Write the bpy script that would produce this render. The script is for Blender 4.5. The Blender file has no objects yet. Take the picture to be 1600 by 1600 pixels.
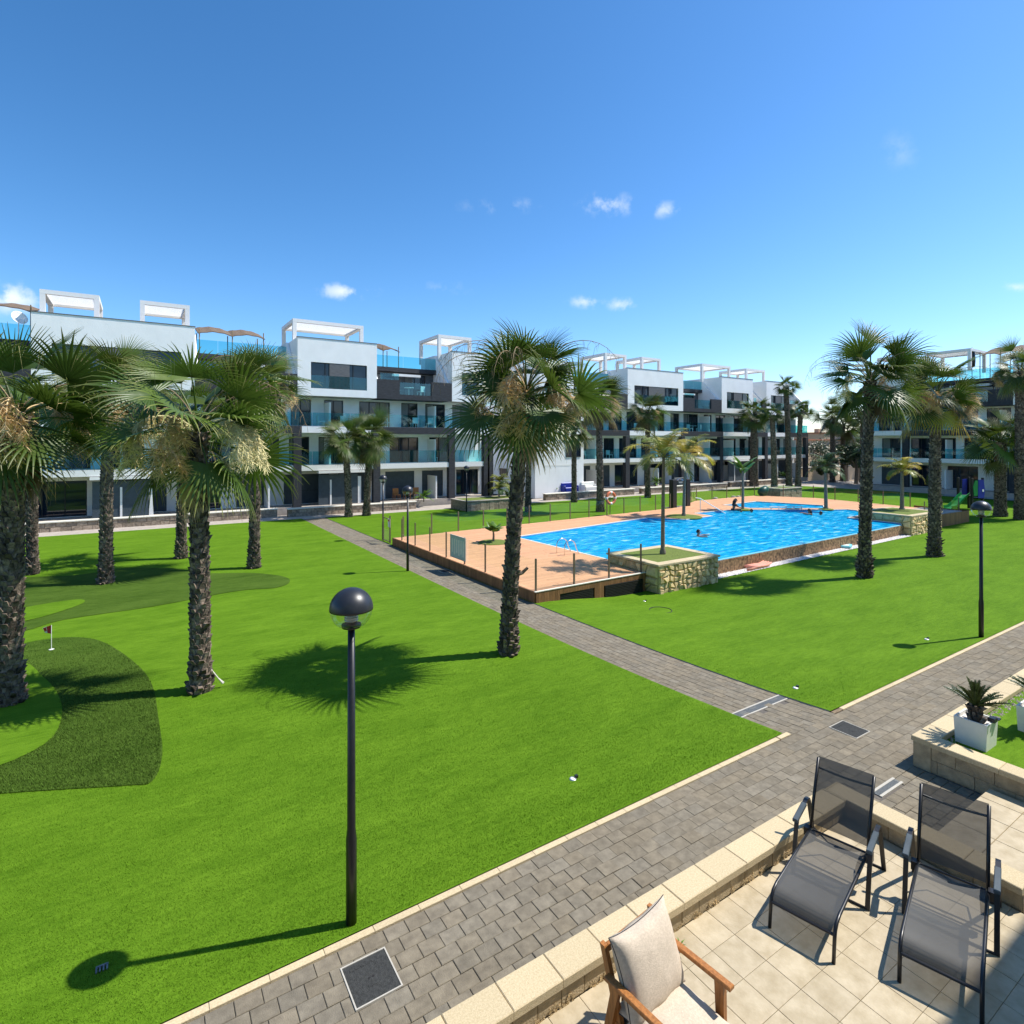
import bpy, bmesh, math, random
from mathutils import Vector, Matrix, geometry
random.seed(7)
R = math.radians
scene = bpy.context.scene
C = scene.collection

# ------------------------------------------------------------------ camera
cam_d = bpy.data.cameras.new('camera')
cam = bpy.data.objects.new('camera', cam_d); C.objects.link(cam)
YAW = math.atan2(1400, 900)
cam.location = (0, 0, 5.0)
cam.rotation_euler = (R(90), 0, YAW - R(90))
cam_d.sensor_width = 36; cam_d.lens = 36 * 900 / 1600
cam_d.shift_y = -110 / 1600
cam_d.clip_end = 6000; cam_d.clip_start = 0.05
scene.camera = cam

# ------------------------------------------------------------------ world and sun
SUN_EL, SUN_AZ = 55.0, -21.0          # azimuth measured from +X towards +Y
sd = Vector((math.cos(R(SUN_EL)) * math.cos(R(SUN_AZ)), math.cos(R(SUN_EL)) * math.sin(R(SUN_AZ)), math.sin(R(SUN_EL))))
world = bpy.data.worlds.new('World'); scene.world = world; world.use_nodes = True
wn = world.node_tree.nodes; wl = world.node_tree.links
bg = wn['Background']
sky = wn.new('ShaderNodeTexSky'); sky.sky_type = 'NISHITA'; sky.sun_disc = False
sky.sun_elevation = R(SUN_EL); sky.sun_rotation = R(90 - SUN_AZ)
sky.altitude = 0; sky.air_density = 1.0; sky.dust_density = 0.35; sky.ozone_density = 3.0
bg.inputs['Strength'].default_value = 0.089
tc = wn.new('ShaderNodeTexCoord')
nz = wn.new('ShaderNodeTexNoise'); nz.inputs['Scale'].default_value = 26; nz.inputs['Detail'].default_value = 7; nz.inputs['Roughness'].default_value = 0.62
wl.new(tc.outputs['Generated'], nz.inputs['Vector'])
fw = Vector((math.cos(YAW), math.sin(YAW), 0)); rt = Vector((math.sin(YAW), -math.cos(YAW), 0))
def skydir(x, y):
    return (fw * 900 + rt * (x - 800) + Vector((0, 0, 690 - y))).normalized()
acc = None
def wmath(op, a, b=None, c=None):
    n = wn.new('ShaderNodeMath'); n.operation = op
    for i, v in enumerate((a, b, c)):
        if v is None: continue
        if hasattr(v, 'links'): wl.new(v, n.inputs[i])
        else: n.inputs[i].default_value = v
    return n.outputs[0]
# small fair-weather clouds, placed by direction on the plane tangent to the horizon ahead
def dot(v):
    n = wn.new('ShaderNodeVectorMath'); n.operation = 'DOT_PRODUCT'
    wl.new(tc.outputs['Generated'], n.inputs[0]); n.inputs[1].default_value = v
    return n.outputs['Value']
ahead = dot(fw); cxy = wn.new('ShaderNodeCombineXYZ')
safe = wmath('MAXIMUM', ahead, .05)
wl.new(wmath('DIVIDE', dot(rt), safe), cxy.inputs[0]); wl.new(wmath('DIVIDE', dot(Vector((0, 0, 1))), safe), cxy.inputs[1])
for x, y, hw, hh, st in [(15, 466, .060, .024, .95), (540, 455, .046, .013, .85), (950, 320, .042, .019, .6), (1040, 328, .032, .013, .5),
                         (916, 472, .030, .010, .6), (973, 476, .024, .011, .65), (790, 322, .07, .012, .25), (1590, 448, .04, .009, .5),
                         (1405, 235, .03, .03, .16), (700, 450, .06, .01, .2)]:
    n1 = wn.new('ShaderNodeVectorMath'); n1.operation = 'MULTIPLY_ADD'; wl.new(cxy.outputs[0], n1.inputs[0])
    n1.inputs[1].default_value = (1 / hw, 1 / hh, 0); n1.inputs[2].default_value = (-(x - 800) / 900 / hw, -(690 - y) / 900 / hh, 0)
    n2 = wn.new('ShaderNodeVectorMath'); n2.operation = 'LENGTH'; wl.new(n1.outputs[0], n2.inputs[0])
    n3 = wn.new('ShaderNodeMapRange'); wl.new(n2.outputs['Value'], n3.inputs['Value']); n3.inputs['From Min'].default_value = 1.5; n3.inputs['From Max'].default_value = .2; n3.inputs['To Max'].default_value = st
    acc = n3.outputs[0] if acc is None else wmath('MAXIMUM', acc, n3.outputs[0])
nmask = wn.new('ShaderNodeMapRange'); nmask.interpolation_type = 'SMOOTHSTEP'; wl.new(wmath('MULTIPLY_ADD', acc, .22, nz.outputs['Fac']), nmask.inputs['Value']); nmask.inputs['From Min'].default_value = .50; nmask.inputs['From Max'].default_value = .76
acc = wmath('MULTIPLY', wmath('MULTIPLY', acc, nmask.outputs[0]), wmath('GREATER_THAN', ahead, .05))
mix = wn.new('ShaderNodeMix'); mix.data_type = 'RGBA'
tint = wn.new('ShaderNodeMix'); tint.data_type = 'RGBA'; tint.blend_type = 'MULTIPLY'; tint.inputs['Factor'].default_value = 1.0
wl.new(sky.outputs['Color'], tint.inputs['A']); tint.inputs['B'].default_value = (0.78, 0.98, 1.10, 1)
sp_ = wn.new('ShaderNodeSeparateColor'); wl.new(tint.outputs['Result'], sp_.inputs[0]); cb_ = wn.new('ShaderNodeCombineColor')
for k_, (g_, a_) in enumerate(((1.55, .84), (1.25, 1.03), (1.25, 1.02))):
    wl.new(wmath('MULTIPLY', wmath('POWER', sp_.outputs[k_], g_), a_), cb_.inputs[k_])
wl.new(acc, mix.inputs['Factor']); wl.new(cb_.outputs[0], mix.inputs['A'])
mix.inputs['B'].default_value = (8.6, 9.4, 10.2, 1)
wl.new(mix.outputs['Result'], bg.inputs['Color'])

sun_d = bpy.data.lights.new('sun', 'SUN'); sun_d.energy = 5.0; sun_d.angle = R(0.53); sun_d.color = (1.0, 0.955, 0.88)
sun = bpy.data.objects.new('sun', sun_d); C.objects.link(sun)
sun.rotation_euler = (-sd).to_track_quat('-Z', 'Y').to_euler(); sun.location = (40, -15, 60)

scene.view_settings.view_transform = 'Standard'; scene.view_settings.look = 'None'
scene.view_settings.exposure = 0.4; scene.view_settings.gamma = 1.0
scene.view_settings.use_curve_mapping = False
scene.cycles.transparent_max_bounces = 12
scene.cycles.max_bounces = 5; scene.cycles.diffuse_bounces = 3; scene.cycles.glossy_bounces = 3; scene.cycles.transmission_bounces = 4

# ------------------------------------------------------------------ materials
def newmat(name):
    m = bpy.data.materials.new(name); m.use_nodes = True
    return m, m.node_tree.nodes, m.node_tree.links, m.node_tree.nodes['Principled BSDF']
def ramp(n, stops):
    r = n.new('ShaderNodeValToRGB'); e = r.color_ramp.elements
    while len(e) < len(stops): e.new(0.5)
    for k, (p, c) in enumerate(stops):
        e[k].position = p; e[k].color = (c[0], c[1], c[2], 1)
    return r
def mat(name, col, var=0.12, scale=8.0, rough=0.7, bump=0.0, bscale=60.0, rnd=0.0, spec=0.35, metal=0.0, coords='Object', stretch=None, detail=5, tone=None, rndtone=None):
    """noise-varied colour, optional bump and per-piece random value"""
    m, n, l, p = newmat(name)
    p.inputs['Roughness'].default_value = rough; p.inputs['Specular IOR Level'].default_value = spec; p.inputs['Metallic'].default_value = metal
    t = n.new('ShaderNodeTexCoord'); src = t.outputs[coords]
    if stretch:
        mp = n.new('ShaderNodeMapping'); mp.inputs['Scale'].default_value = stretch; l.new(src, mp.inputs['Vector']); src = mp.outputs[0]
    if rnd:
        oi = n.new('ShaderNodeObjectInfo'); ge = n.new('ShaderNodeNewGeometry')
        ad = n.new('ShaderNodeMath'); ad.operation = 'ADD'; l.new(oi.outputs['Random'], ad.inputs[0]); l.new(ge.outputs['Random Per Island'], ad.inputs[1])
        frc = n.new('ShaderNodeMath'); frc.operation = 'FRACT'; l.new(ad.outputs[0], frc.inputs[0])
        va = n.new('ShaderNodeVectorMath'); va.operation = 'MULTIPLY_ADD'; va.inputs[1].default_value = (1, 1, 1)
        l.new(src, va.inputs[0])
        cx = n.new('ShaderNodeCombineXYZ'); mm = n.new('ShaderNodeMath'); mm.operation = 'MULTIPLY'; mm.inputs[1].default_value = 37.0
        l.new(frc.outputs[0], mm.inputs[0]); l.new(mm.outputs[0], cx.inputs[0]); l.new(mm.outputs[0], cx.inputs[1]); l.new(cx.outputs[0], va.inputs[2]); src = va.outputs[0]
    nt = n.new('ShaderNodeTexNoise'); nt.inputs['Scale'].default_value = scale; nt.inputs['Detail'].default_value = detail; nt.inputs['Roughness'].default_value = 0.6
    l.new(src, nt.inputs['Vector'])
    tn = tone or col
    lo = [c * (1 - var) for c in col]; hi = [c * (1 + var) for c in tn]
    r = ramp(n, [(0.32, lo), (0.68, hi)]); l.new(nt.outputs['Fac'], r.inputs[0]); out = r.outputs[0]
    if rnd:
        mr = n.new('ShaderNodeMapRange'); mr.inputs['To Min'].default_value = 1 - rnd; mr.inputs['To Max'].default_value = 1 + rnd
        l.new(frc.outputs[0], mr.inputs['Value'])
        vm = n.new('ShaderNodeVectorMath'); vm.operation = 'SCALE'; l.new(out, vm.inputs[0]); l.new(mr.outputs[0], vm.inputs['Scale']); out = vm.outputs[0]
        if rndtone:
            f2 = n.new('ShaderNodeMath'); f2.operation = 'MULTIPLY'; f2.inputs[1].default_value = 7.13; l.new(frc.outputs[0], f2.inputs[0])
            f3 = n.new('ShaderNodeMath'); f3.operation = 'FRACT'; l.new(f2.outputs[0], f3.inputs[0])
            mx = n.new('ShaderNodeMix'); mx.data_type = 'RGBA'; mx.blend_type = 'MULTIPLY'; l.new(f3.outputs[0], mx.inputs['Factor']); l.new(out, mx.inputs['A']); mx.inputs['B'].default_value = (*rndtone, 1); out = mx.outputs['Result']
    l.new(out, p.inputs['Base Color'])
    if bump:
        b = n.new('ShaderNodeTexNoise'); b.inputs['Scale'].default_value = bscale; b.inputs['Detail'].default_value = 4; l.new(src, b.inputs['Vector'])
        bn = n.new('ShaderNodeBump'); bn.inputs['Strength'].default_value = bump; bn.inputs['Distance'].default_value = 0.02
        l.new(b.outputs['Fac'], bn.inputs['Height']); l.new(bn.outputs[0], p.inputs['Normal'])
    return m
def turf(name, dark, light, fine=70.0, bs=0.6):
    m, n, l, p = newmat(name)
    p.inputs['Roughness'].default_value = 0.8; p.inputs['Specular IOR Level'].default_value = 0.04
    t = n.new('ShaderNodeTexCoord')
    def noise(sc, st=(1, 1, 1), det=4):
        mp = n.new('ShaderNodeMapping'); mp.inputs['Scale'].default_value = st; mp.inputs['Rotation'].default_value = (0, 0, R(8)); l.new(t.outputs['Object'], mp.inputs['Vector'])
        q = n.new('ShaderNodeTexNoise'); q.inputs['Scale'].default_value = sc; q.inputs['Detail'].default_value = det; q.inputs['Roughness'].default_value = .65; l.new(mp.outputs[0], q.inputs['Vector']); return q.outputs['Fac']
    big = noise(.55, (1, 3.0, 1), 4); mid = noise(5.5, (.7, 2.6, 1), 5); fi = noise(fine, (1, 1, 1), 3)
    def add(a, b, w):
        q = n.new('ShaderNodeMath'); q.operation = 'MULTIPLY_ADD'; l.new(b, q.inputs[0]); q.inputs[1].default_value = w
        if hasattr(a, 'links'): l.new(a, q.inputs[2])
        else: q.inputs[2].default_value = a
        return q.outputs[0]
    f = add(add(add(0.0, big, .42), mid, .44), fi, .44)
    r = ramp(n, [(0.47, dark), (0.80, light)]); l.new(f, r.inputs[0]); l.new(r.outputs[0], p.inputs['Base Color'])
    bn = n.new('ShaderNodeBump'); bn.inputs['Strength'].default_value = bs; bn.inputs['Distance'].default_value = .03; l.new(f, bn.inputs['Height']); l.new(bn.outputs[0], p.inputs['Normal'])
    return m
M = {}
M['turf'] = turf('turf', (.055, .128, .0052), (.126, .236, .0145))
M['rough'] = turf('rough_turf', (.030, .066, .006), (.082, .140, .020), 42, .9)
M['blade'] = mat('turf_blade', (.108, .220, .0110), .25, 3.0, .7, rnd=.35, spec=.08)
M['paver'] = mat('paver', (.192, .168, .130), .16, 9, .9, .35, 90, rnd=.11, rndtone=(1.0, .96, .90), spec=.12, tone=(.212, .186, .142))
M['bed'] = mat('joint_sand', (.12, .105, .09), .2, 30, .95)
M['cap'] = mat('cap_stone', (.525, .418, .250), .10, 60, .8, .25, 120, rnd=.06, tone=(.57, .465, .295))
M['block'] = mat('wall_block', (.40, .315, .195), .25, 7, .85, .5, 60, rnd=.12)
M['mortar'] = mat('mortar', (.22, .16, .10), .3, 18, .95, .6, 40)
M['efflor'] = mat('flaking_render', (.60, .47, .28), .45, 22, .95, .8, 40)
M['tile'] = mat('patio_tile', (.435, .350, .220), .12, 6, .6, .12, 40, rnd=.06, tone=(.46, .385, .265))
M['grout'] = mat('grout', (.34, .26, .155), .2, 20, .9)
M['white'] = mat('white_stucco', (.88, .875, .86), .04, .9, .85, .45, 34, stretch=(1.2, 1.2, .8), detail=6)
M['whitep'] = mat('white_paint', (.80, .79, .76), .03, 6, .6)
M['clad'] = mat('dark_cladding', (.036, .038, .044), .35, 3, .7, .5, 14, stretch=(1, 1, 5))
M['greyc'] = mat('grey_cladding', (.13, .13, .135), .22, 3, .75, .5, 14, stretch=(1, 1, 5))
M['bluegrey'] = mat('blue_grey_panel', (.055, .075, .090), .15, 3, .55, .2, 8)
M['frame'] = mat('window_frame', (.022, .024, .028), .1, 8, .4)
M['reed'] = mat('reed_matting', (.17, .12, .08), .5, 14, .9, .6, 30, stretch=(1, 6, 1))
M['deck'] = mat('deck_board', (.60, .315, .165), .10, 5, .7, .15, 30, rnd=.09, stretch=(.5, 5, 1))
M['fascia'] = mat('brown_board', (.23, .108, .045), .25, 6, .65, .2, 30, rnd=.22, stretch=(5, 5, .6))
M['vent'] = mat('dark_vent', (.02, .018, .016), .2, 8, .6)
M['rubble'] = mat('rubble_stone', (.66, .49, .25), .22, 5, .9, .8, 26, rnd=.20)
M['rubblejoint'] = mat('rubble_joint', (.40, .30, .15), .2, 18, .95, .5, 50)
M['mosaic'] = mat('brown_mosaic', (.060, .032, .016), .35, 8.0, .7, .8, 20, detail=8, tone=(.34, .20, .10))
M['gravel'] = mat('white_gravel', (.74, .70, .66), .35, 40, .95, 1.0, 45)
M['coping'] = mat('pale_coping', (.72, .68, .58), .08, 8, .7)
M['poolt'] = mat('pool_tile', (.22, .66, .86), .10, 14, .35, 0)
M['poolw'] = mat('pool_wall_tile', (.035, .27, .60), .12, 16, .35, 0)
M['black'] = mat('black_metal', (.012, .012, .014), .2, 20, .35, spec=.5)
M['dome'] = mat('lamp_dome', (.020, .021, .025), .1, 10, .38, spec=.6)
M['alu'] = mat('aluminium', (.62, .64, .66), .08, 20, .35, metal=.9)
M['chrome'] = mat('chrome', (.80, .82, .84), .02, 10, .12, metal=1.0)
M['post'] = mat('bronze_post', (.13, .10, .065), .2, 20, .45, spec=.5)
M['iron'] = mat('cast_iron', (.045, .046, .044), .3, 30, .75, .5, 90, spec=.15)
M['drain'] = mat('drain_grate', (.17, .18, .18), .2, 30, .6)
M['pale'] = mat('pale_frame', (.46, .43, .37), .08, 30, .8)
M['teak'] = mat('teak', (.36, .145, .040), .32, 5, .42, .1, 30, stretch=(9, 9, 1.2))
M['cushion'] = mat('linen_cushion', (.60, .495, .375), .09, 60, .92, .45, 240, tone=(.62, .52, .41))
M['piping'] = mat('dark_piping', (.03, .03, .035), .1, 30, .8)
M['soil'] = mat('planter_soil', (.10, .085, .05), .4, 20, .95, .6, 30)
M['drygrass'] = mat('planter_grass', (.13, .17, .03), .35, 24, .95, .6, 60)
M['trunk'] = mat('palm_trunk', (.070, .048, .033), .6, 9, .92, .8, 30, rnd=.6, tone=(.17, .132, .10))
M['trunk2'] = mat('ringed_trunk', (.21, .17, .13), .35, 7, .9, .4, 30, stretch=(1, 1, 8))
M['flower'] = mat('palm_blossom', (.70, .50, .25), .22, 5, .85, rnd=.18)
M['blossom'] = mat('fresh_blossom', (.80, .70, .36), .18, 5, .85, rnd=.12)
M['husk'] = mat('dry_stalk', (.30, .215, .12), .3, 8, .85)
M['ivory'] = mat('ivory_plastic', (.78, .77, .72), .04, 8, .5)
M['red'] = mat('red_cloth', (.55, .04, .04), .15, 10, .7)
M['orange'] = mat('orange_plastic', (.72, .20, .09), .12, 10, .5)
M['salmon'] = mat('salmon_float', (.72, .28, .20), .15, 6, .6)
M['aqua'] = mat('aqua_float', (.20, .58, .66), .1, 6, .5)
M['green'] = mat('green_plastic', (.010, .20, .045), .1, 6, .35)
M['blue'] = mat('blue_plastic', (.010, .025, .26), .1, 6, .4)
M['dgreen'] = mat('dark_green_plastic', (.015, .07, .05), .1, 6, .4)
M['rock'] = mat('field_rock', (.34, .30, .25), .3, 8, .9, .6, 20)
M['skin'] = mat('skin', (.36, .20, .13), .06, 20, .5)
M['skin2'] = mat('tanned_skin', (.22, .115, .07), .06, 20, .5)
M['hair'] = mat('dark_hair', (.012, .009, .008), .2, 40, .4)
M['swim'] = mat('swimwear', (.02, .02, .03), .1, 20, .6)
M['tan'] = mat('sand_render', (.48, .36, .23), .06, 2, .85)
M['roof'] = mat('terracotta_roof', (.36, .15, .08), .2, 4, .85, .5, 10)
M['paving'] = mat('pale_paving', (.40, .35, .30), .14, 3, .85, .2, 20)
M['ground'] = mat('dry_ground', (.26, .20, .14), .25, .3, .95)
M['stonewall'] = mat('garden_stone', (.30, .235, .175), .4, 6, .9, .9, 12, rnd=.2)
M['asphalt'] = mat('road_asphalt', (.06, .06, .062), .2, 4, .9)
M['curtain'] = mat('curtain', (.22, .22, .21), .1, 8, .8)
M['sign'] = mat('sign_face', (.42, .50, .46), .12, 12, .4)

def leafmat(name, base, tip, trans=0.22):
    m, n, l, p = newmat(name)
    at = n.new('ShaderNodeAttribute'); at.attribute_name = 'tip'
    oi = n.new('ShaderNodeObjectInfo')
    r = ramp(n, [(0.0, [c * .95 for c in base]), (.62, base), (.90, [(a + b) / 2 for a, b in zip(base, tip)]), (1.0, tip)]); l.new(at.outputs['Fac'], r.inputs[0])
    hs = n.new('ShaderNodeHueSaturation'); l.new(r.outputs[0], hs.inputs['Color'])
    mr = n.new('ShaderNodeMapRange'); mr.inputs['To Min'].default_value = .62; mr.inputs['To Max'].default_value = 1.35; l.new(oi.outputs['Random'], mr.inputs['Value']); l.new(mr.outputs[0], hs.inputs['Value'])
    m2 = n.new('ShaderNodeMapRange'); m2.inputs['To Min'].default_value = .478; m2.inputs['To Max'].default_value = .512
    f = n.new('ShaderNodeMath'); f.operation = 'MULTIPLY'; f.inputs[1].default_value = 5.37; l.new(oi.outputs['Random'], f.inputs[0]); g = n.new('ShaderNodeMath'); g.operation = 'FRACT'; l.new(f.outputs[0], g.inputs[0]); l.new(g.outputs[0], m2.inputs['Value']); l.new(m2.outputs[0], hs.inputs['Hue'])
    l.new(hs.outputs[0], p.inputs['Base Color']); p.inputs['Roughness'].default_value = .40; p.inputs['Specular IOR Level'].default_value = .36
    tr = n.new('ShaderNodeBsdfTranslucent'); l.new(hs.outputs[0], tr.inputs['Color'])
    ms = n.new('ShaderNodeMixShader'); ms.inputs[0].default_value = trans; l.new(p.outputs[0], ms.inputs[1]); l.new(tr.outputs[0], ms.inputs[2])
    l.new(ms.outputs[0], n['Material Output'].inputs['Surface'])
    return m
M['fan'] = leafmat('fan_leaf', (.076, .128, .018), (.38, .34, .13), .26)
M['fanold'] = leafmat('old_fan_leaf', (.16, .135, .035), (.50, .33, .14))
M['fandead'] = leafmat('dead_fan_leaf', (.34, .235, .12), (.42, .32, .19), .15)
M['fanyel'] = leafmat('yellowing_fan_leaf', (.30, .25, .015), (.62, .36, .03))
M['feather'] = leafmat('feather_leaf', (.17, .20, .030), (.36, .33, .08))
M['feathery'] = leafmat('yellow_feather_leaf', (.42, .33, .035), (.52, .36, .06))
M['feathdark'] = leafmat('dark_feather_leaf', (.055, .10, .025), (.14, .16, .05))
M['broad'] = leafmat('broad_leaf', (.09, .20, .030), (.22, .28, .06))
M['cycad'] = leafmat('cycad_leaf', (.060, .085, .022), (.14, .15, .05), .15)
M['tree'] = leafmat('tree_leaf', (.06, .10, .022), (.09, .15, .04))

def glassmat(name, tint, alpha, rough=0.02):
    m, n, l, p = newmat(name)
    n.remove(p)
    tr = n.new('ShaderNodeBsdfTransparent'); tr.inputs['Color'].default_value = (*tint, 1)
    gl = n.new('ShaderNodeBsdfGlossy'); gl.inputs['Roughness'].default_value = rough
    lw = n.new('ShaderNodeLayerWeight'); lw.inputs['Blend'].default_value = .5
    pw_ = n.new('ShaderNodeMath'); pw_.operation = 'POWER'; pw_.inputs[1].default_value = 4.0; l.new(lw.outputs['Facing'], pw_.inputs[0])
    ad = n.new('ShaderNodeMath'); ad.operation = 'MULTIPLY_ADD'; ad.inputs[1].default_value = .55; ad.inputs[2].default_value = alpha; l.new(pw_.outputs[0], ad.inputs[0])
    ms = n.new('ShaderNodeMixShader'); l.new(ad.outputs[0], ms.inputs[0]); l.new(tr.outputs[0], ms.inputs[1]); l.new(gl.outputs[0], ms.inputs[2])
    l.new(ms.outputs[0], n['Material Output'].inputs['Surface']); return m
M['glass'] = glassmat('teal_glass', (.55, .86, .89), .06)
M['clear'] = glassmat('clear_glass', (.965, .99, .98), .012)
M['globe'] = glassmat('lamp_globe', (.93, .95, .90), .07)
def panemat():
    m, n, l, p = newmat('dark_pane'); p.inputs['Base Color'].default_value = (.010, .020, .034, 1); p.inputs['Roughness'].default_value = .04; p.inputs['Specular IOR Level'].default_value = .6
    return m
M['pane'] = panemat()
def slingmat():
    m, n, l, p = newmat('mesh_sling'); p.inputs['Base Color'].default_value = (.062, .061, .057, 1); p.inputs['Roughness'].default_value = .55
    t = n.new('ShaderNodeTexCoord'); nt = n.new('ShaderNodeTexNoise'); nt.inputs['Scale'].default_value = 4; l.new(t.outputs['Object'], nt.inputs['Vector'])
    tr = n.new('ShaderNodeBsdfTransparent'); ms = n.new('ShaderNodeMixShader')
    mr = n.new('ShaderNodeMapRange'); mr.inputs['To Min'].default_value = .78; mr.inputs['To Max'].default_value = .84; l.new(nt.outputs['Fac'], mr.inputs['Value']); l.new(mr.outputs[0], ms.inputs[0])
    l.new(tr.outputs[0], ms.inputs[1]); l.new(p.outputs[0], ms.inputs[2]); l.new(ms.outputs[0], n['Material Output'].inputs['Surface']); return m
M['sling'] = slingmat()
def watermat():
    m, n, l, p = newmat('pool_water'); n.remove(p)
    t = n.new('ShaderNodeTexCoord')
    mp = n.new('ShaderNodeMapping'); mp.inputs['Scale'].default_value = (.75, 2.2, 1); mp.inputs['Rotation'].default_value = (0, 0, R(33)); l.new(t.outputs['Object'], mp.inputs['Vector'])
    nt = n.new('ShaderNodeTexNoise'); nt.inputs['Scale'].default_value = 1.7; nt.inputs['Detail'].default_value = 5; nt.inputs['Roughness'].default_value = .6; nt.inputs['Distortion'].default_value = .6; l.new(mp.outputs[0], nt.inputs['Vector'])
    bn = n.new('ShaderNodeBump'); bn.inputs['Strength'].default_value = .55; bn.inputs['Distance'].default_value = .16; l.new(nt.outputs['Fac'], bn.inputs['Height'])
    tr = n.new('ShaderNodeBsdfTransparent'); tr.inputs['Color'].default_value = (.22, .78, .97, 1)
    rp = ramp(n, [(.36, (.001, .22, .50)), (.48, (.002, .38, .70)), (.58, (.02, .50, .80)), (.68, (.40, .78, .92))]); l.new(nt.outputs['Fac'], rp.inputs[0])  # light and dark of the wave facets, painted into the diffuse colour
    df = n.new('ShaderNodeBsdfDiffuse'); l.new(rp.outputs[0], df.inputs['Color']); l.new(bn.outputs[0], df.inputs['Normal'])
    mt = n.new('ShaderNodeMixShader'); mt.inputs[0].default_value = .72; l.new(tr.outputs[0], mt.inputs[1]); l.new(df.outputs[0], mt.inputs[2])
    gl = n.new('ShaderNodeBsdfGlossy'); gl.inputs['Roughness'].default_value = .06; l.new(bn.outputs[0], gl.inputs['Normal'])
    fr = n.new('ShaderNodeFresnel'); fr.inputs['IOR'].default_value = 1.33; l.new(bn.outputs[0], fr.inputs['Normal'])
    fm = n.new('ShaderNodeMath'); fm.operation = 'MULTIPLY'; fm.inputs[1].default_value = .45; l.new(fr.outputs[0], fm.inputs[0])
    ms = n.new('ShaderNodeMixShader'); l.new(fm.outputs[0], ms.inputs[0]); l.new(mt.outputs[0], ms.inputs[1]); l.new(gl.outputs[0], ms.inputs[2])
    l.new(ms.outputs[0], n['Material Output'].inputs['Surface']); return m
M['water'] = watermat()

# ------------------------------------------------------------------ mesh helpers
class MB:
    def __init__(s): s.v = []; s.f = []; s.t = []
    def add(s, vs, fs, t=None):
        o = len(s.v); s.v += [tuple(q) for q in vs]; s.f += [tuple(i + o for i in f) for f in fs]
        s.t += t if t else [0.0] * len(vs)
        return s
    def box(s, x0, y0, z0, x1, y1, z1, jit=0):
        vs = [(x0, y0, z0), (x1, y0, z0), (x1, y1, z0), (x0, y1, z0), (x0, y0, z1), (x1, y0, z1), (x1, y1, z1), (x0, y1, z1)]
        return s.add(vs, [(3, 2, 1, 0), (4, 5, 6, 7), (0, 1, 5, 4), (1, 2, 6, 5), (2, 3, 7, 6), (3, 0, 4, 7)])
    def bbox(s, x0, y0, z0, x1, y1, z1, b=0.006):
        """box with a chamfered top"""
        vs = [(x0, y0, z0), (x1, y0, z0), (x1, y1, z0), (x0, y1, z0), (x0, y0, z1 - b), (x1, y0, z1 - b), (x1, y1, z1 - b), (x0, y1, z1 - b),
              (x0 + b, y0 + b, z1), (x1 - b, y0 + b, z1), (x1 - b, y1 - b, z1), (x0 + b, y1 - b, z1)]
        fs = [(3, 2, 1, 0)] + [(i, (i + 1) % 4, 4 + (i + 1) % 4, 4 + i) for i in range(4)] + [(4 + i, 4 + (i + 1) % 4, 8 + (i + 1) % 4, 8 + i) for i in range(4)] + [(8, 9, 10, 11)]
        return s.add(vs, fs)
    def prism(s, pts, axis, a0, a1):
        """polygon pts extruded along axis ('x','y','z') from a0 to a1"""
        k = len(pts)
        def mk(p, a):
            return (a, p[0], p[1]) if axis == 'x' else (p[0], a, p[1]) if axis == 'y' else (p[0], p[1], a)
        vs = [mk(p, a0) for p in pts] + [mk(p, a1) for p in pts]
        return s.add(vs, [tuple(range(k))[::-1], tuple(range(k, 2 * k))] + [(i, (i + 1) % k, k + (i + 1) % k, k + i) for i in range(k)])
    def tube(s, path, rad, seg=8, caps=True):
        pts = [Vector(p) for p in path]; n = len(pts)
        if not hasattr(rad, '__len__'): rad = [rad] * n
        vs = []; fs = []; prev = None
        for i, p in enumerate(pts):
            d = (pts[min(i + 1, n - 1)] - pts[max(i - 1, 0)])
            d = d.normalized() if d.length > 1e-9 else Vector((0, 0, 1))
            if prev is None:
                a = Vector((0, 0, 1)) if abs(d.z) < .9 else Vector((1, 0, 0)); u = d.cross(a).normalized()
            else:
                u = (prev - d * prev.dot(d)); u = u.normalized() if u.length > 1e-6 else d.orthogonal().normalized()
            prev = u; w = d.cross(u)
            for k in range(seg):
                an = 2 * math.pi * k / seg; vs.append(p + (u * math.cos(an) + w * math.sin(an)) * rad[i])
        for i in range(n - 1):
            for k in range(seg):
                fs.append((i * seg + k, i * seg + (k + 1) % seg, (i + 1) * seg + (k + 1) % seg, (i + 1) * seg + k))
        if caps: fs += [tuple(range(seg))[::-1], tuple((n - 1) * seg + k for k in range(seg))]
        return s.add(vs, fs)
    def lathe(s, prof, seg=24, cx=0, cy=0):
        vs = []; fs = []; n = len(prof)
        for r, z in prof:
            for k in range(seg):
                a = 2 * math.pi * k / seg; vs.append((cx + r * math.cos(a), cy + r * math.sin(a), z))
        for i in range(n - 1):
            for k in range(seg):
                fs.append((i * seg + k, i * seg + (k + 1) % seg, (i + 1) * seg + (k + 1) % seg, (i + 1) * seg + k))
        fs += [tuple(range(seg))[::-1], tuple((n - 1) * seg + k for k in range(seg))]
        return s.add(vs, fs)
    def mesh(s, name, m, smooth=False, tip=False):
        me = bpy.data.meshes.new(name); me.from_pydata(s.v, [], s.f)
        if m: me.materials.append(M[m])
        if tip:
            at = me.attributes.new('tip', 'FLOAT', 'POINT'); at.data.foreach_set('value', s.t)
        if smooth: me.polygons.foreach_set('use_smooth', [True] * len(me.polygons))
        me.update(); return me
    def build(s, name, m, parent=None, loc=None, smooth=False, tip=False):
        return obj(name, s.mesh(name, m, smooth, tip), parent, loc)
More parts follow.
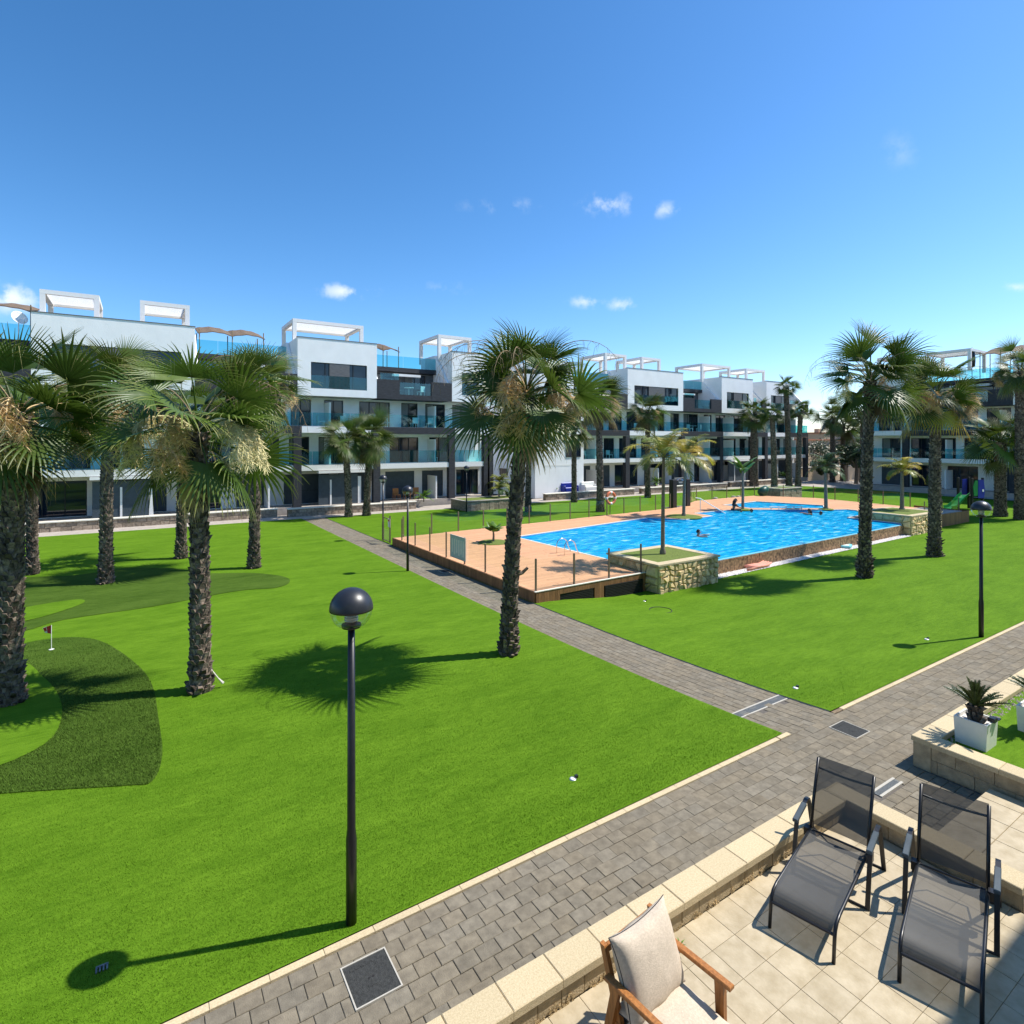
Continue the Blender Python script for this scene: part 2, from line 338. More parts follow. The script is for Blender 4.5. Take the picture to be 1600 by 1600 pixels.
def obj(name, me, parent=None, loc=None, rz=0.0):
    o = bpy.data.objects.new(name, me); C.objects.link(o)
    if parent: o.parent = parent
    if loc is not None: o.location = loc
    if rz: o.rotation_euler = (0, 0, rz)
    return o
def tag(o, label, cat, group=None):
    o['label'] = label; o['category'] = cat
    if group: o['group'] = group
    return o
def thing(name, label, cat, loc, rz=0.0, group=None):
    o = bpy.data.objects.new(name, None); C.objects.link(o); o.empty_display_size = .3
    o.location = loc; o.rotation_euler = (0, 0, rz); return tag(o, label, cat, group)
def struct(o):
    o['kind'] = 'structure'; return o
def smooth_by_angle(o, deg=40):
    me = o.data; me.polygons.foreach_set('use_smooth', [True] * len(me.polygons))
    bm = bmesh.new(); bm.from_mesh(me)
    for e in bm.edges:
        e.smooth = not (len(e.link_faces) == 2 and e.calc_face_angle(0) > R(deg))
    bm.to_mesh(me); bm.free(); return o
def sst(a, b, x):
    t = min(1, max(0, (x - a) / (b - a))); return t * t * (3 - 2 * t)
def gz(y, x=0.0):
    """height of the lawns: they fall away from the near path, the right one more than the left"""
    z = 0.0 if y < 5.7 else -.3 * (1 - math.exp(-(y - 5.7) / 4))
    if x > 10.74: z -= .33 * sst(10.74, 15, x) * sst(5.8, 14.5, y) * (1 - sst(21, 27, y)) * (1 - .6 * sst(44, 54, x))
    return z
def inside(p, poly):
    x, y = p; c = False
    for i in range(len(poly)):
        x0, y0 = poly[i]; x1, y1 = poly[i - 1]
        if (y0 > y) != (y1 > y) and x < (x1 - x0) * (y - y0) / (y1 - y0) + x0: c = not c
    return c
def sheet(poly, zf, step=1.2, holes=()):
    """triangulated sheet following zf(x, y) with optional holes -> MB"""
    loops = [poly] + list(holes); vs = []; es = []
    for lp in loops:
        o = len(vs); pts = []
        for i in range(len(lp)):
            a = Vector(lp[i]); b = Vector(lp[(i + 1) % len(lp)]); k = max(1, min(40, int((b - a).length / step)))
            pts += [a + (b - a) * j / k for j in range(k)]
        vs += pts; es += [(o + j, o + (j + 1) % len(pts)) for j in range(len(pts))]
    xs = [p[0] for p in poly]; ys = [p[1] for p in poly]
    sx = max(step, (max(xs) - min(xs)) / 60); y = min(ys) + step * .5
    while y < max(ys):
        x = min(xs) + sx * .5
        while x < max(xs):
            if inside((x, y), poly): vs.append(Vector((x, y)))
            x += sx
        y += step * (1 if y < 16 else 3)
    ov, oe, of, _, _, _ = geometry.delaunay_2d_cdt([Vector((p[0], p[1])) for p in vs], es, [], 0, 1e-5)
    fs = []
    for f in of:
        c = sum((ov[i] for i in f), Vector((0, 0))) / len(f)
        if inside(c, poly) and not any(inside(c, h) for h in holes): fs.append(tuple(f))
    b = MB(); b.add([(p.x, p.y, zf(p.x, p.y)) for p in ov], fs)
    return b
def smoothpoly(pts, n=4):
    """Catmull-Rom closed curve through pts"""
    out = []; k = len(pts)
    for i in range(k):
        p0, p1, p2, p3 = (Vector(pts[(i + j - 1) % k]) for j in range(4))
        for j in range(n):
            t = j / n
            out.append(tuple(.5 * ((2 * p1) + (-p0 + p2) * t + (2 * p0 - 5 * p1 + 4 * p2 - p3) * t * t + (-p0 + 3 * p1 - 3 * p2 + p3) * t ** 3)))
    return out

# ------------------------------------------------------------------ ground, lawns, paths
DECK = .10; WATER = .04
POOL = [(16.4, 15.62), (38.3, 16.45), (38.3, 19.6), (42.9, 19.9), (42.9, 21.9), (41.3, 22.6), (37.0, 25.6), (35.5, 26.3), (31.9, 26.4), (31.7, 24.8), (28.8, 24.55), (27.4, 26.5), (16.2, 24.8)]
KIDS = [(37.8, 28.7), (42.5, 29.0), (44.2, 24.3), (42.2, 23.1), (37.7, 26.2)]
DECKP = [(10.78, 15.35), (15.85, 15.45), (16.4, 15.62), (38.3, 16.45), (42.4, 16.6), (48.0, 16.4), (48.6, 20.0), (49.4, 28.0), (47.0, 32.2), (38.6, 32.0), (33.5, 29.4), (10.78, 28.0)]
hole = [(16.0, 15.60), (44.8, 16.5), (44.8, 29.4), (16.0, 28.0)]
struct(sheet([(-900, -600), (2200, -600), (2200, 2200), (-900, 2200)], lambda x, y: -.78, 60, [hole]).build('ground', 'ground'))
PX0, PX1 = 9.22, 10.72
lz = lambda x, y: gz(y, x) + .022
struct(sheet([(-40, 5.78), (PX0, 5.78), (PX0, 41.0), (-40, 41.0)], lz, 1.0).build('lawn', 'turf'))
struct(sheet([(PX1, 5.78), (70, 5.78), (66.6, 33.0), (66.0, 40.5), (PX1, 40.8)], lz, 1.0, [hole]).build('lawn', 'turf'))
# darker rough turf of the putting course
ROUGH1 = smoothpoly([(-3.2, 11.9), (-1.76, 11.24), (-.98, 10.85), (-.17, 10.43), (.14, 10.36), (.29, 11.2), (.27, 12.6), (.2, 14.5), (-.05, 16.0), (-.64, 17.98), (-1.2, 19.1), (-2.0, 19.6), (-2.9, 19.3), (-3.6, 18.2), (-3.9, 14.5)])
INNER1 = smoothpoly([(-2.9, 18.2), (-2.3, 17.7), (-1.9, 16.6), (-1.5, 15.3), (-1.28, 13.9), (-1.4, 12.7), (-2.2, 12.2), (-3.2, 13.2), (-3.6, 15.5)])
ROUGH2 = smoothpoly([(-4.2, 20.6), (-2.77, 20.79), (-1.9, 21.5), (.3, 21.67), (2.2, 22.2), (3.2, 22.3), (4.0, 22.05), (4.6, 22.5), (4.7, 23.6), (3.8, 25.0), (2.2, 26.0), (1.2, 27.6), (-.5, 28.9), (-2.2, 28.4), (-4.4, 28.9), (-6.2, 26.0), (-5.8, 22.5)])
INNER2 = smoothpoly([(-4.4, 22.3), (-2.9, 21.9), (-1.7, 23.1), (-1.7, 23.9), (-2.6, 23.9), (-3.6, 23.5), (-4.8, 23.4)])
for pl, m, dz, nm in ((ROUGH1, 'rough', .034, 'rough_turf'), (INNER1, 'turf', .046, 'putting_turf'), (ROUGH2, 'rough', .034, 'rough_turf'), (INNER2, 'turf', .046, 'putting_turf')):
    struct(sheet(pl, lambda x, y, d=dz: gz(y, x) + d, .5).build(nm, m))

def pave(name, x0, x1, y0, y1, alongx, bedpoly, maxd, skip=(), bedstep=.5):
    bed = struct(sheet(bedpoly, lambda x, y: gz(y) - .012, bedstep).build(name, 'bed'))
    L, W = .2305, .1655; cells = []
    nr = int(round(((y1 - y0) if alongx else (x1 - x0)) / W))
    w = ((y1 - y0) if alongx else (x1 - x0)) / nr
    lo, hi = (x0, x1) if alongx else (y0, y1)
    for r in range(nr):
        a = lo - (r % 2) * L * .5 - random.random() * .02
        while a < hi:
            b = a + L; aa, bb = max(a, lo), min(b, hi)
            if bb - aa > .03:
                c = (aa + bb) / 2; q = ((y0 if alongx else x0) + (r + .5) * w)
                x, y = (c, q) if alongx else (q, c)
                if not any(sx0 + .10 < x < sx1 - .10 and sy0 + .07 < y < sy1 - .07 for sx0, sx1, sy0, sy1 in skip):
                    cells.append((math.hypot(x, y), x, y, bb - aa))
            a = b
    cells.sort(); base = {}
    far = MB()
    for k, (d, x, y, ln) in enumerate(cells):
        if d > maxd: continue
        h = .005; lx, ly = (ln - h, w - h) if alongx else (w - h, ln - h); dz = random.uniform(-.003, .003)
        if k < 300:
            key = (round(lx, 3), round(ly, 3))
            if key not in base: base[key] = MB().bbox(-lx / 2, -ly / 2, -.05, lx / 2, ly / 2, 0, .005).mesh('paver', 'paver')
            o = obj('paver', base[key], bed, (x, y, gz(y) + dz))
            if not alongx: o.rotation_euler.x = math.atan(-.3 / 4 * math.exp(-(y - 5.7) / 4)) if y > 5.7 else 0
        else:
            z1 = gz(y - ly / 2) + dz; z2 = gz(y + ly / 2) + dz; X0, X1, Y0, Y1 = x - lx / 2, x + lx / 2, y - ly / 2, y + ly / 2
            far.add([(X0, Y0, z1), (X1, Y0, z1), (X1, Y1, z2), (X0, Y1, z2), (X0, Y0, z1 - .02), (X1, Y0, z1 - .02), (X1, Y1, z2 - .02), (X0, Y1, z2 - .02)], [(0, 1, 2, 3), (0, 4, 5, 1), (1, 5, 6, 2), (2, 6, 7, 3), (3, 7, 4, 0)])
    if far.v:
        o = far.build('paver_field', 'paver', bed); o['kind'] = 'stuff'
    return bed
man1 = (1.58, 2.02, 4.99, 5.47); man2 = (10.11, 10.56, 5.01, 5.48)
path_a = pave('garden_path', -3.0, 30.0, 4.12, 5.68, True, [(-40, 4.1), (70, 4.1), (70, 5.80), (-40, 5.80)], 26, [man1, man2], 2.5)
path_b = pave('cross_path', PX0, PX1, 5.68, 41.0, False, [(PX0 - .02, 5.68), (PX1 + .02, 5.68), (PX1 + .02, 41.0), (PX0 - .02, 41.0)], 46, [(8.5, 11.5, 6.53, 6.89)])
pave('side_passage', 7.85, 10.0, 3.19, 4.12, True, [(7.80, 3.15), (10.05, 3.15), (10.05, 4.10), (7.80, 4.10)], 99, [(8.66, 9.50, 3.95, 4.20)])
# far promenade along the apartment blocks
struct(sheet([(-40, 41.0), (80, 40.2), (80, 43.6), (-40, 43.6)], lambda x, y: -.29, 3).build('promenade', 'paving'))
struct(sheet([(66.0, 5.8), (90, 5.8), (110, 40.2), (66.0, 40.2)], lambda x, y: -.31, 4).build('promenade', 'paving'))

# lawn edging kerb stones
kerb = struct(MB().box(-3, 5.70, -.05, PX0, 5.77, .004).box(PX1, 5.70, -.05, 40, 5.77, .004).build('lawn_kerb', 'mortar'))
km = MB().bbox(.0015, 0, -.06, .4985, .082, .012, .004).mesh('kerb_stone', 'cap')
x = -3.0
while x < 28:
    if not (PX0 - .45 < x < PX1): obj('kerb_stone', km, kerb, (x, 5.692, 0))
    x += .5
obj('kerb_stone', MB().bbox(.003, 0, -.06, .3, .082, .012, .004).mesh('kerb_stone', 'cap'), kerb, (PX0 - .20, 5.693, .001))
# thin edging beside the cross path
for xx in (PX0 - .03, PX1):
    b = MB()
    for i in range(80):
        y0 = 5.8 + i * .44
        if y0 > 41 or (xx > 10 and 15.2 < y0 < 28.2): continue
        b.add([(xx, y0, gz(y0) - .03), (xx + .03, y0, gz(y0) - .03), (xx + .03, y0 + .43, gz(y0 + .43) - .03), (xx, y0 + .43, gz(y0 + .43) - .03),
               (xx, y0, gz(y0) + .014), (xx + .03, y0, gz(y0) + .014), (xx + .03, y0 + .43, gz(y0 + .43) + .014), (xx, y0 + .43, gz(y0 + .43) + .014)],
              [(4, 5, 6, 7), (0, 1, 5, 4), (1, 2, 6, 5), (2, 3, 7, 6), (3, 0, 4, 7)])
    struct(b.build('path_edging', 'pale'))

# turf fibres on the near lawn
import numpy as np
rng = np.random.default_rng(3)
def blades(n, x0, x1, y0, y1, pw, hgt, wid, avoid=(), only=None):
    xs = x0 + (x1 - x0) * rng.random(n); u = 1 - np.sqrt(1 - rng.random(n) ** pw); ys = y0 + (y1 - y0) * u
    return xs, ys, hgt * rng.uniform(.6, 1.2, n), wid * rng.uniform(.7, 1.3, n)
def uniform_blades(n, x0, x1, y0, y1, hgt, wid):
    return rng.uniform(x0, x1, n), rng.uniform(y0, y1, n), hgt * rng.uniform(.6, 1.2, n), wid * rng.uniform(.7, 1.3, n)
def bladeobj(name, sets, matname, keep):
    V = []; 
    for xs, ys, h, w in sets:
        k = keep(xs, ys); xs, ys, h, w = xs[k], ys[k], h[k], w[k]; n = len(xs)
        a = rng.uniform(0, 2 * np.pi, n); tl = rng.uniform(.15, .9, n) * h; ta = rng.normal(math.radians(200), 1.1, n)
        z = np.where(ys < 5.7, 0, -.3 * (1 - np.exp(-(ys - 5.7) / 4))) + .02
        q1 = np.clip((xs - 10.74) / 4.26, 0, 1); q2 = np.clip((ys - 5.8) / 8.7, 0, 1); z = z - .33 * q1 * q1 * (3 - 2 * q1) * q2 * q2 * (3 - 2 * q2)
        dx, dy = np.cos(a) * w / 2, np.sin(a) * w / 2
        V.append(np.stack([np.stack([xs - dx, ys - dy, z], 1), np.stack([xs + dx, ys + dy, z], 1), np.stack([xs + np.cos(ta) * tl, ys + np.sin(ta) * tl, z + h], 1)], 1).reshape(-1, 3))
    V = np.concatenate(V); n = len(V) // 3
    me = bpy.data.meshes.new(name); me.vertices.add(len(V)); me.vertices.foreach_set('co', V.astype(np.float32).ravel())
    me.loops.add(len(V)); me.loops.foreach_set('vertex_index', np.arange(len(V), dtype=np.int32))
    me.polygons.add(n); me.polygons.foreach_set('loop_start', np.arange(0, 3 * n, 3, dtype=np.int32))
    me.materials.append(M[matname]); me.update(calc_edges=True)
    o = obj(name, me); o['kind'] = 'stuff'; return o
def inpoly(xs, ys, poly):
    c = np.zeros(len(xs), bool)
    for i in range(len(poly)):
        ax, ay = poly[i]; bx, by = poly[i - 1]
        if ay == by: continue
        t = ((ay > ys) != (by > ys)) & (xs < (bx - ax) * (ys - ay) / (by - ay) + ax); c ^= t
    return c
vis = lambda xs, ys: (.5408 * xs + .8412 * ys > 1) & (np.abs(.8412 * xs - .5408 * ys) < .93 * (.5408 * xs + .8412 * ys))
bl = bladeobj('turf_fibres', [uniform_blades(1500000, -5, 20, 5.80, 16, .020, .0055)], 'blade',
    lambda xs, ys: vis(xs, ys) & (rng.random(len(xs)) < np.clip((15.5 - np.hypot(xs, ys)) / 9, 0, 1)) & ((xs < 9.18) | (xs > 10.78)) & ~(inpoly(xs, ys, ROUGH1) & ~inpoly(xs, ys, INNER1)))
bl['label'] = 'short bright green artificial turf fibres covering the lawn'
M['blade2'] = mat('rough_blade', (.070, .125, .018), .4, 3.0, .7, rnd=.5, spec=.08)
bl = bladeobj('rough_turf_fibres', [blades(150000, -5, 1, 10, 20, 1.1, .05, .010)], 'blade2', lambda xs, ys: vis(xs, ys) & inpoly(xs, ys, ROUGH1) & ~inpoly(xs, ys, INNER1))
bl['label'] = 'longer dark green turf fibres of the putting course rough'

# ------------------------------------------------------------------ near patio, walls, neighbour's garden
PZ = .20
patio = struct(MB().box(-1.0, -.35, -.3, 7.55, 3.885, PZ - .012).build('patio', 'grout'))
tw = .335; tm = {}
iy = 0; y = 3.883
while y > 0.2:
    x = 7.54
    while x > -.9:
        x0 = max(x - tw, -.9); y0 = max(y - tw, .0); key = (round(x - x0, 3), round(y - y0, 3))
        if key not in tm: tm[key] = MB().bbox(.0015, .0015, -.02, key[0] - .0015, key[1] - .0015, 0, .0025).mesh('tile', 'tile')
        if x0 > 1.6: obj('tile', tm[key], patio, (x0, y0, PZ + random.uniform(-.0006, .0006)))
        x = x0 - .0001
    y -= tw
patio2 = struct(MB().box(7.84, -.35, -.3, 9.98, 3.17, .138).build('landing', 'grout'))
y = 3.168
while y > .8:
    x = 7.85
    while x < 9.9:
        x1 = min(x + .45, 9.975); key = ('l', round(x1 - x, 3))
        if key not in tm: tm[key] = MB().bbox(.003, .003, -.02, x1 - x - .003, .447, 0, .004).mesh('tile', 'tile')
        obj('tile', tm[key], patio2, (x, y - .45, .15 + random.uniform(-.0006, .0006))); x = x1
    y -= .45
struct(MB().box(7.552, -.35, -.3, 7.838, 2.10, .19).build('threshold', 'tile'))

def wall_run(root, p0, p1, th, zbase, ztop, face, capw=.30, capt=.075, blocks=True, capl=.5, bl=.42, bh=.2):
    """low block wall from p0 to p1 (axis aligned); face: list of signs of faces that carry blocks; parts: core, wall_block, cap_stone"""
    ox, oy, oz = root.location
    dx, dy = p1[0] - p0[0], p1[1] - p0[1]; L = abs(dx) + abs(dy); ax = abs(dx) > abs(dy)
    def bx(a0, a1, b0, b1, z0, z1, bev=0):
        m = MB(); f = (m.bbox if bev else m.box); kw = (bev,) if bev else ()
        if ax: f(p0[0] + a0 - ox, p0[1] + b0 - oy, z0 - oz, p0[0] + a1 - ox, p0[1] + b1 - oy, z1 - oz, *kw)
        else: f(p0[0] + b0 - ox, p0[1] + a0 - oy, z0 - oz, p0[0] + b1 - ox, p0[1] + a1 - oy, z1 - oz, *kw)
        return m
    bx(0, L, -th / 2 + .012, th / 2 - .012, zbase - .15, ztop - capt).build('core', 'block', root)
    for s in face:
        nrow = max(1, int(round((ztop - capt - zbase) / bh))); hh = (ztop - capt - zbase) / nrow
        for r in range(nrow):
            a = 0 - (bl / 2 if r % 2 else 0)
            while a < L:
                a0, a1 = max(a, 0), min(a + bl, L)
                if a1 - a0 > .05:
                    e = random.uniform(-.004, .004)
                    b0, b1 = ((th / 2 - .03, th / 2 + e) if s > 0 else (-th / 2 - e, -th / 2 + .03))
                    bx(a0 + .005, a1 - .005, b0, b1, zbase + r * hh + .005, zbase + (r + 1) * hh - .006).build('wall_block', 'block', root)
                a += bl
    a = 0
    while a < L - .01:
        a1 = min(a + capl, L)
        bx(a + .002, a1 - .002, -capw / 2, capw / 2, ztop - capt, ztop + random.uniform(-.002, .002), .008).build('cap_stone', 'cap', root); a = a1
WT = .45
pw = thing('patio_wall', 'low cream capped block wall between the near patio and the paved path', 'wall', (2.0, 4.01, 0))
wall_run(pw, (-1.0, 4.01), (7.54, 4.01), .25, PZ, WT, [-1], bh=.17, bl=.25)
pe = thing('patio_wall', 'short cream capped wall behind the two loungers, beside the side passage', 'wall', (7.68, 3.0, 0))
wall_run(pe, (7.68, 2.12), (7.68, 4.14), .25, PZ, WT, [-1, 1], bh=.17)
# flaking render at the wall foot
fl = MB()
for i in range(420):
    x = random.uniform(2.2, 7.0); s = random.uniform(.006, .018); z = PZ + random.random() ** 2 * .07
    if math.sin(x * 9.3) + math.sin(x * 23) < -.2: continue
    y = 3.883 - random.random() * .012
    fl.add([(x - s, y, z - s), (x + s, y, z - s * .8), (x + s * .7, y - .006, z + s), (x - s * .8, y - .004, z + s * .9), (x, y + .01, z)], [(0, 1, 2, 3), (0, 4, 1), (1, 4, 2), (2, 4, 3), (3, 4, 0)])
q = fl.build('flaking_render', 'efflor', pw, loc=(-2.0, -4.01, 0)); q['kind'] = 'stuff'
nb = thing('garden_wall', 'cream capped stone block wall with a potted cycad standing behind its corner', 'wall', (10.17, 4.0, 0))
wall_run(nb, (10.17, .6), (10.17, 3.90), .25, 0.0, WT, [-1], bh=.19, bl=.46, capl=.62)
wall_run(nb, (10.04, 4.02), (26.0, 4.02), .25, 0.0, WT, [1, -1], bh=.19, bl=.46, capl=.62)
struct(MB().box(10.31, -.35, -.3, 40, 3.885, .36).build('neighbour_lawn', 'turf'))
# bare gravel strip inside the neighbour's wall
gs = MB()
for i in range(500):
    x = random.uniform(10.4, 18); y = random.uniform(3.70, 3.88); s = random.uniform(.01, .03)
    gs.add([(x - s, y - s, .355), (x + s, y - s * .7, .355), (x + s * .8, y + s, .355), (x - s, y + s * .8, .355), (x, y, .355 + s)], [(0, 1, 4), (1, 2, 4), (2, 3, 4), (3, 0, 4)])
o = gs.build('gravel', 'rock'); o['kind'] = 'stuff'; o['label'] = 'grey brown stones along the inside of the garden wall'

def manhole(x0, x1, y0, y1, label, z=0.0):
    t = thing('manhole_cover', label, 'manhole cover', ((x0 + x1) / 2, (y0 + y1) / 2, z + .004), group='cover plates set in the paving'); w, h = (x1 - x0) / 2, (y1 - y0) / 2; b = .013
    f = MB().box(-w, -h, -.03, w, -h + b, .006).box(-w, h - b, -.03, w, h, .006).box(-w, -h + b, -.03, -w + b, h - b, .006).box(w - b, -h + b, -.03, w, h - b, .006); f.build('rim', 'pale', t)
    MB().bbox(-w + b, -h + b, -.03, w - b, h - b, .002, .004).build('plate', 'iron', t)
    MB().lathe([(.012, -.001), (.012, .0035)], 10, -.02, .0).lathe([(.012, -.001), (.012, .0035)], 10, .02, .0).build('lifting_hole', 'vent', t)
    MB().box(-.05, -.09, 0, .05, -.06, .0045).build('maker_mark', 'iron', t)
    g = MB()
    for i in range(6): g.box(-w * .7 + i * w * .24, h * .62, 0, -w * .7 + i * w * .24 + w * .16, h * .72, .0045)
    g.build('embossing', 'iron', t)
manhole(*man1, 'dark square manhole cover in the path, nearest the camera')
manhole(*man2, 'dark grey cover plate where the two paved paths meet')
manhole(10.22, 10.66, 21.0, 21.5, 'dark cover plate in the cross path beside the pool deck', gz(21))
t = thing('drain_channel', 'pale edged drain grating across the cross path near the junction', 'drain', (9.97, 6.71, gz(6.71)))
MB().box(-.75, -.105, -.05, .75, -.075, .006).box(-.75, .075, -.05, .75, .105, .006).build('rim', 'pale', t)
MB().box(-.75, -.075, -.05, .75, .075, -.004).build('trough', 'vent', t)
g = MB()
for i in range(50): g.box(-.745 + i * .03, -.075, -.02, -.728 + i * .03, .075, .003)
g.build('grating', 'drain', t)
t = thing('drain_channel', 'short drain grating at the mouth of the side passage behind a lounger', 'drain', (9.08, 4.075, 0))
MB().box(-.32, -.075, -.05, .32, -.04, .006).box(-.32, .04, -.05, .32, .075, .006).build('rim', 'pale', t)
g = MB().box(-.32, -.04, -.05, .32, .04, -.006)
for i in range(21): g.box(-.315 + i * .03, -.04, -.02, -.298 + i * .03, .04, .003)
g.build('grating', 'drain', t)

# ------------------------------------------------------------------ pool and deck
deck = struct(sheet(DECKP, lambda x, y: DECK - .012, 2.0, [POOL, KIDS]).build('pool_deck', 'grout'))
# deck boards run along X
def clip_row(y, x0, x1, polys):
    pass
y = 15.37; boards = 0; fb = MB(); bw = .145
def inside_deck(x, y): return inside((x, y), DECKP) and not inside((x, y), POOL) and not inside((x, y), KIDS)
near_b = []
while y < 32.7:
    yc = y + bw / 2; st = None; x = 10.80; runs = []
    while x < 49.4:
        ok = inside_deck(x, y + .004) and inside_deck(x, y + bw - .004)
        if ok and st is None: st = x
        if not ok and st is not None: runs.append((st, x - .06)); st = None
        x += .06
    if st is not None: runs.append((st, x - .06))
    for a, b in runs:
        a2 = a - (random.random() * 1.2 if b - a > 3 else 0)
        while a2 < b:
            b2 = min(a2 + 2.4, b); a3 = max(a2, a)
            if b2 - a3 > .1: near_b.append((math.hypot((a3 + b2) / 2, yc), a3, b2, y))
            a2 += 2.4
    y += bw + .004
near_b.sort()
for k, (d, a, b, y) in enumerate(near_b):
    dz = random.uniform(-.0015, .0015)
    if k < 300: MB().bbox(a + .003, y, DECK - .03, b - .003, y + bw, DECK + dz, .004).build('board', 'deck', deck)
    else: fb.box(a + .003, y, DECK - .03, b - .003, y + bw, DECK + dz)
o = fb.build('board_field', 'deck', deck); o['kind'] = 'stuff'
# fascia boards of the deck: front and path side, and right end
def fascia(p0, p1, zb, zt, w=.11, th=.035, gaps=()):
    a = Vector((*p0, 0)); b = Vector((*p1, 0)); L = (b - a).length; d = (b - a) / L; nrm = Vector((d.y, -d.x, 0)); s = 0
    while s < L - .02:
        e = min(s + w, L); z0 = zb
        for g0, g1, gz1 in gaps:
            if g0 < (s + e) / 2 < g1: z0 = gz1
        q = [a + d * (s + .003) - nrm * .002, a + d * (e - .003) - nrm * .002, a + d * (e - .003) + nrm * th, a + d * (s + .003) + nrm * th]
        MB().prism([(v.x, v.y) for v in q], 'z', z0, zt).build('fascia_board', 'fascia', deck); s = e
fascia((10.78, 15.35), (15.85, 15.45), -.66, DECK - .004, gaps=[(.95, 2.5, -.10), (3.0, 4.9, -.10)])
fascia((10.78, 28.0), (10.78, 15.35), -.35, DECK - .004, .16)
fascia((42.5, 16.6), (48.0, 16.4), -.66, DECK + .14, .16); fascia((48.0, 16.4), (48.6, 20.0), -.66, DECK + .14, .16)
MB().box(10.83, 15.50, -.7, 15.8, 16.0, DECK - .04).box(10.83, 16.0, -.4, 12, 27.9, DECK - .04).build('deck_base', 'vent', deck)
for a, b in ((11.74, 13.27), (13.78, 15.67)):
    v = MB()
    for i in range(9): v.box(a + .02, 15.36, -.58 + i * .055, b - .02, 15.40, -.55 + i * .055)
    v.build('vent_grille', 'vent', deck)
MB().prism([(10.74, 15.30), (15.85, 15.40), (15.85, 15.48), (10.74, 15.38)], 'z', DECK - .002, DECK + .022).build('edge_strip', 'coping', deck)
b = MB().box(42.6, 16.75, -.6, 47.9, 19.2, DECK + .1).build('raised_terrace', 'paving', deck)
# the pool
pool = struct(MB().build('pool', None) if False else obj('pool', sheet(POOL, lambda x, y: -1.0, 3).mesh('pool', 'poolt')))
sheet(KIDS, lambda x, y: -.42, 3).build('shallow_floor', 'poolt', pool)
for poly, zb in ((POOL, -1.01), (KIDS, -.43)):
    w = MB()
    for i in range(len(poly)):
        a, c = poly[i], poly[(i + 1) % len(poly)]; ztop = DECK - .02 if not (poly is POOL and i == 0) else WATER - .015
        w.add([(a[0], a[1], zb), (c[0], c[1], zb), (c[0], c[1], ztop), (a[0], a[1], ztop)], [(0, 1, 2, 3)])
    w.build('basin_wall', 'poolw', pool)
    cp = MB()
    for i in range(len(poly)):
        if poly is POOL and i == 0: continue
        a, c = Vector(poly[i]), Vector(poly[(i + 1) % len(poly)]); d = (c - a).normalized(); n = Vector((d.y, -d.x)) * .10
        q = [a - d * .0, c + d * .0, c + n, a + n]
        cp.prism([tuple(v) for v in q], 'z', DECK - .03, DECK + .012)
    cp.build('coping', 'coping', pool)
sheet(POOL, lambda x, y: WATER, 3).build('water', 'water', pool)
sheet(KIDS, lambda x, y: WATER - .004, 3).build('water', 'water', pool)
# overflow edge with brown mosaic wall and gravel strip
MB().prism([(18.9, 15.715), (38.2, 16.445), (38.2, 16.30), (18.9, 15.57)], 'z', -.75, WATER - .045).build('overflow_wall', 'mosaic', pool)
MB().prism([(18.9, 15.71), (38.2, 16.44), (38.2, 16.34), (18.9, 15.61)], 'z', WATER - .044, WATER - .012).build('overflow_lip', 'poolt', pool)
struct(sheet([(18.9, 15.12), (38.2, 15.85), (38.2, 16.34), (18.9, 15.6)], lambda x, y: gz(y, x) + .045, 1).build('gravel_strip', 'gravel'))
gp = MB()
for i in range(3000):
    u = random.random(); x = 18.9 + 19.3 * u; y = 15.12 + .73 * u + random.random() * .45; s = random.uniform(.015, .04); z = gz(y, x) + .04
    gp.add([(x - s, y - s, z), (x + s, y - s * .7, z), (x + s * .8, y + s, z), (x - s, y + s * .8, z), (x + s * .2, y, z + s)], [(0, 1, 4), (1, 2, 4), (2, 3, 4), (3, 0, 4)])
o = gp.build('gravel', 'gravel'); o['kind'] = 'stuff'; o['label'] = 'white gravel strip at the foot of the brown pool wall'
# lane separators between main and shallow pool
sp = thing('pool_barrier', 'row of short white bars standing between the pool and its shallow end', 'barrier', (39.2, 24.3, -.3))
for i in range(5):
    f = (i - 2) * .55; MB().tube([(f * .82, -f * .55, -.1), (f * .82, -f * .55, .62)], .05, 8).build('bar', 'whitep', sp)
MB().tube([(-1.0, .67, .60), (1.0, -.67, .60)], .02, 8).build('top_rail', 'whitep', sp)

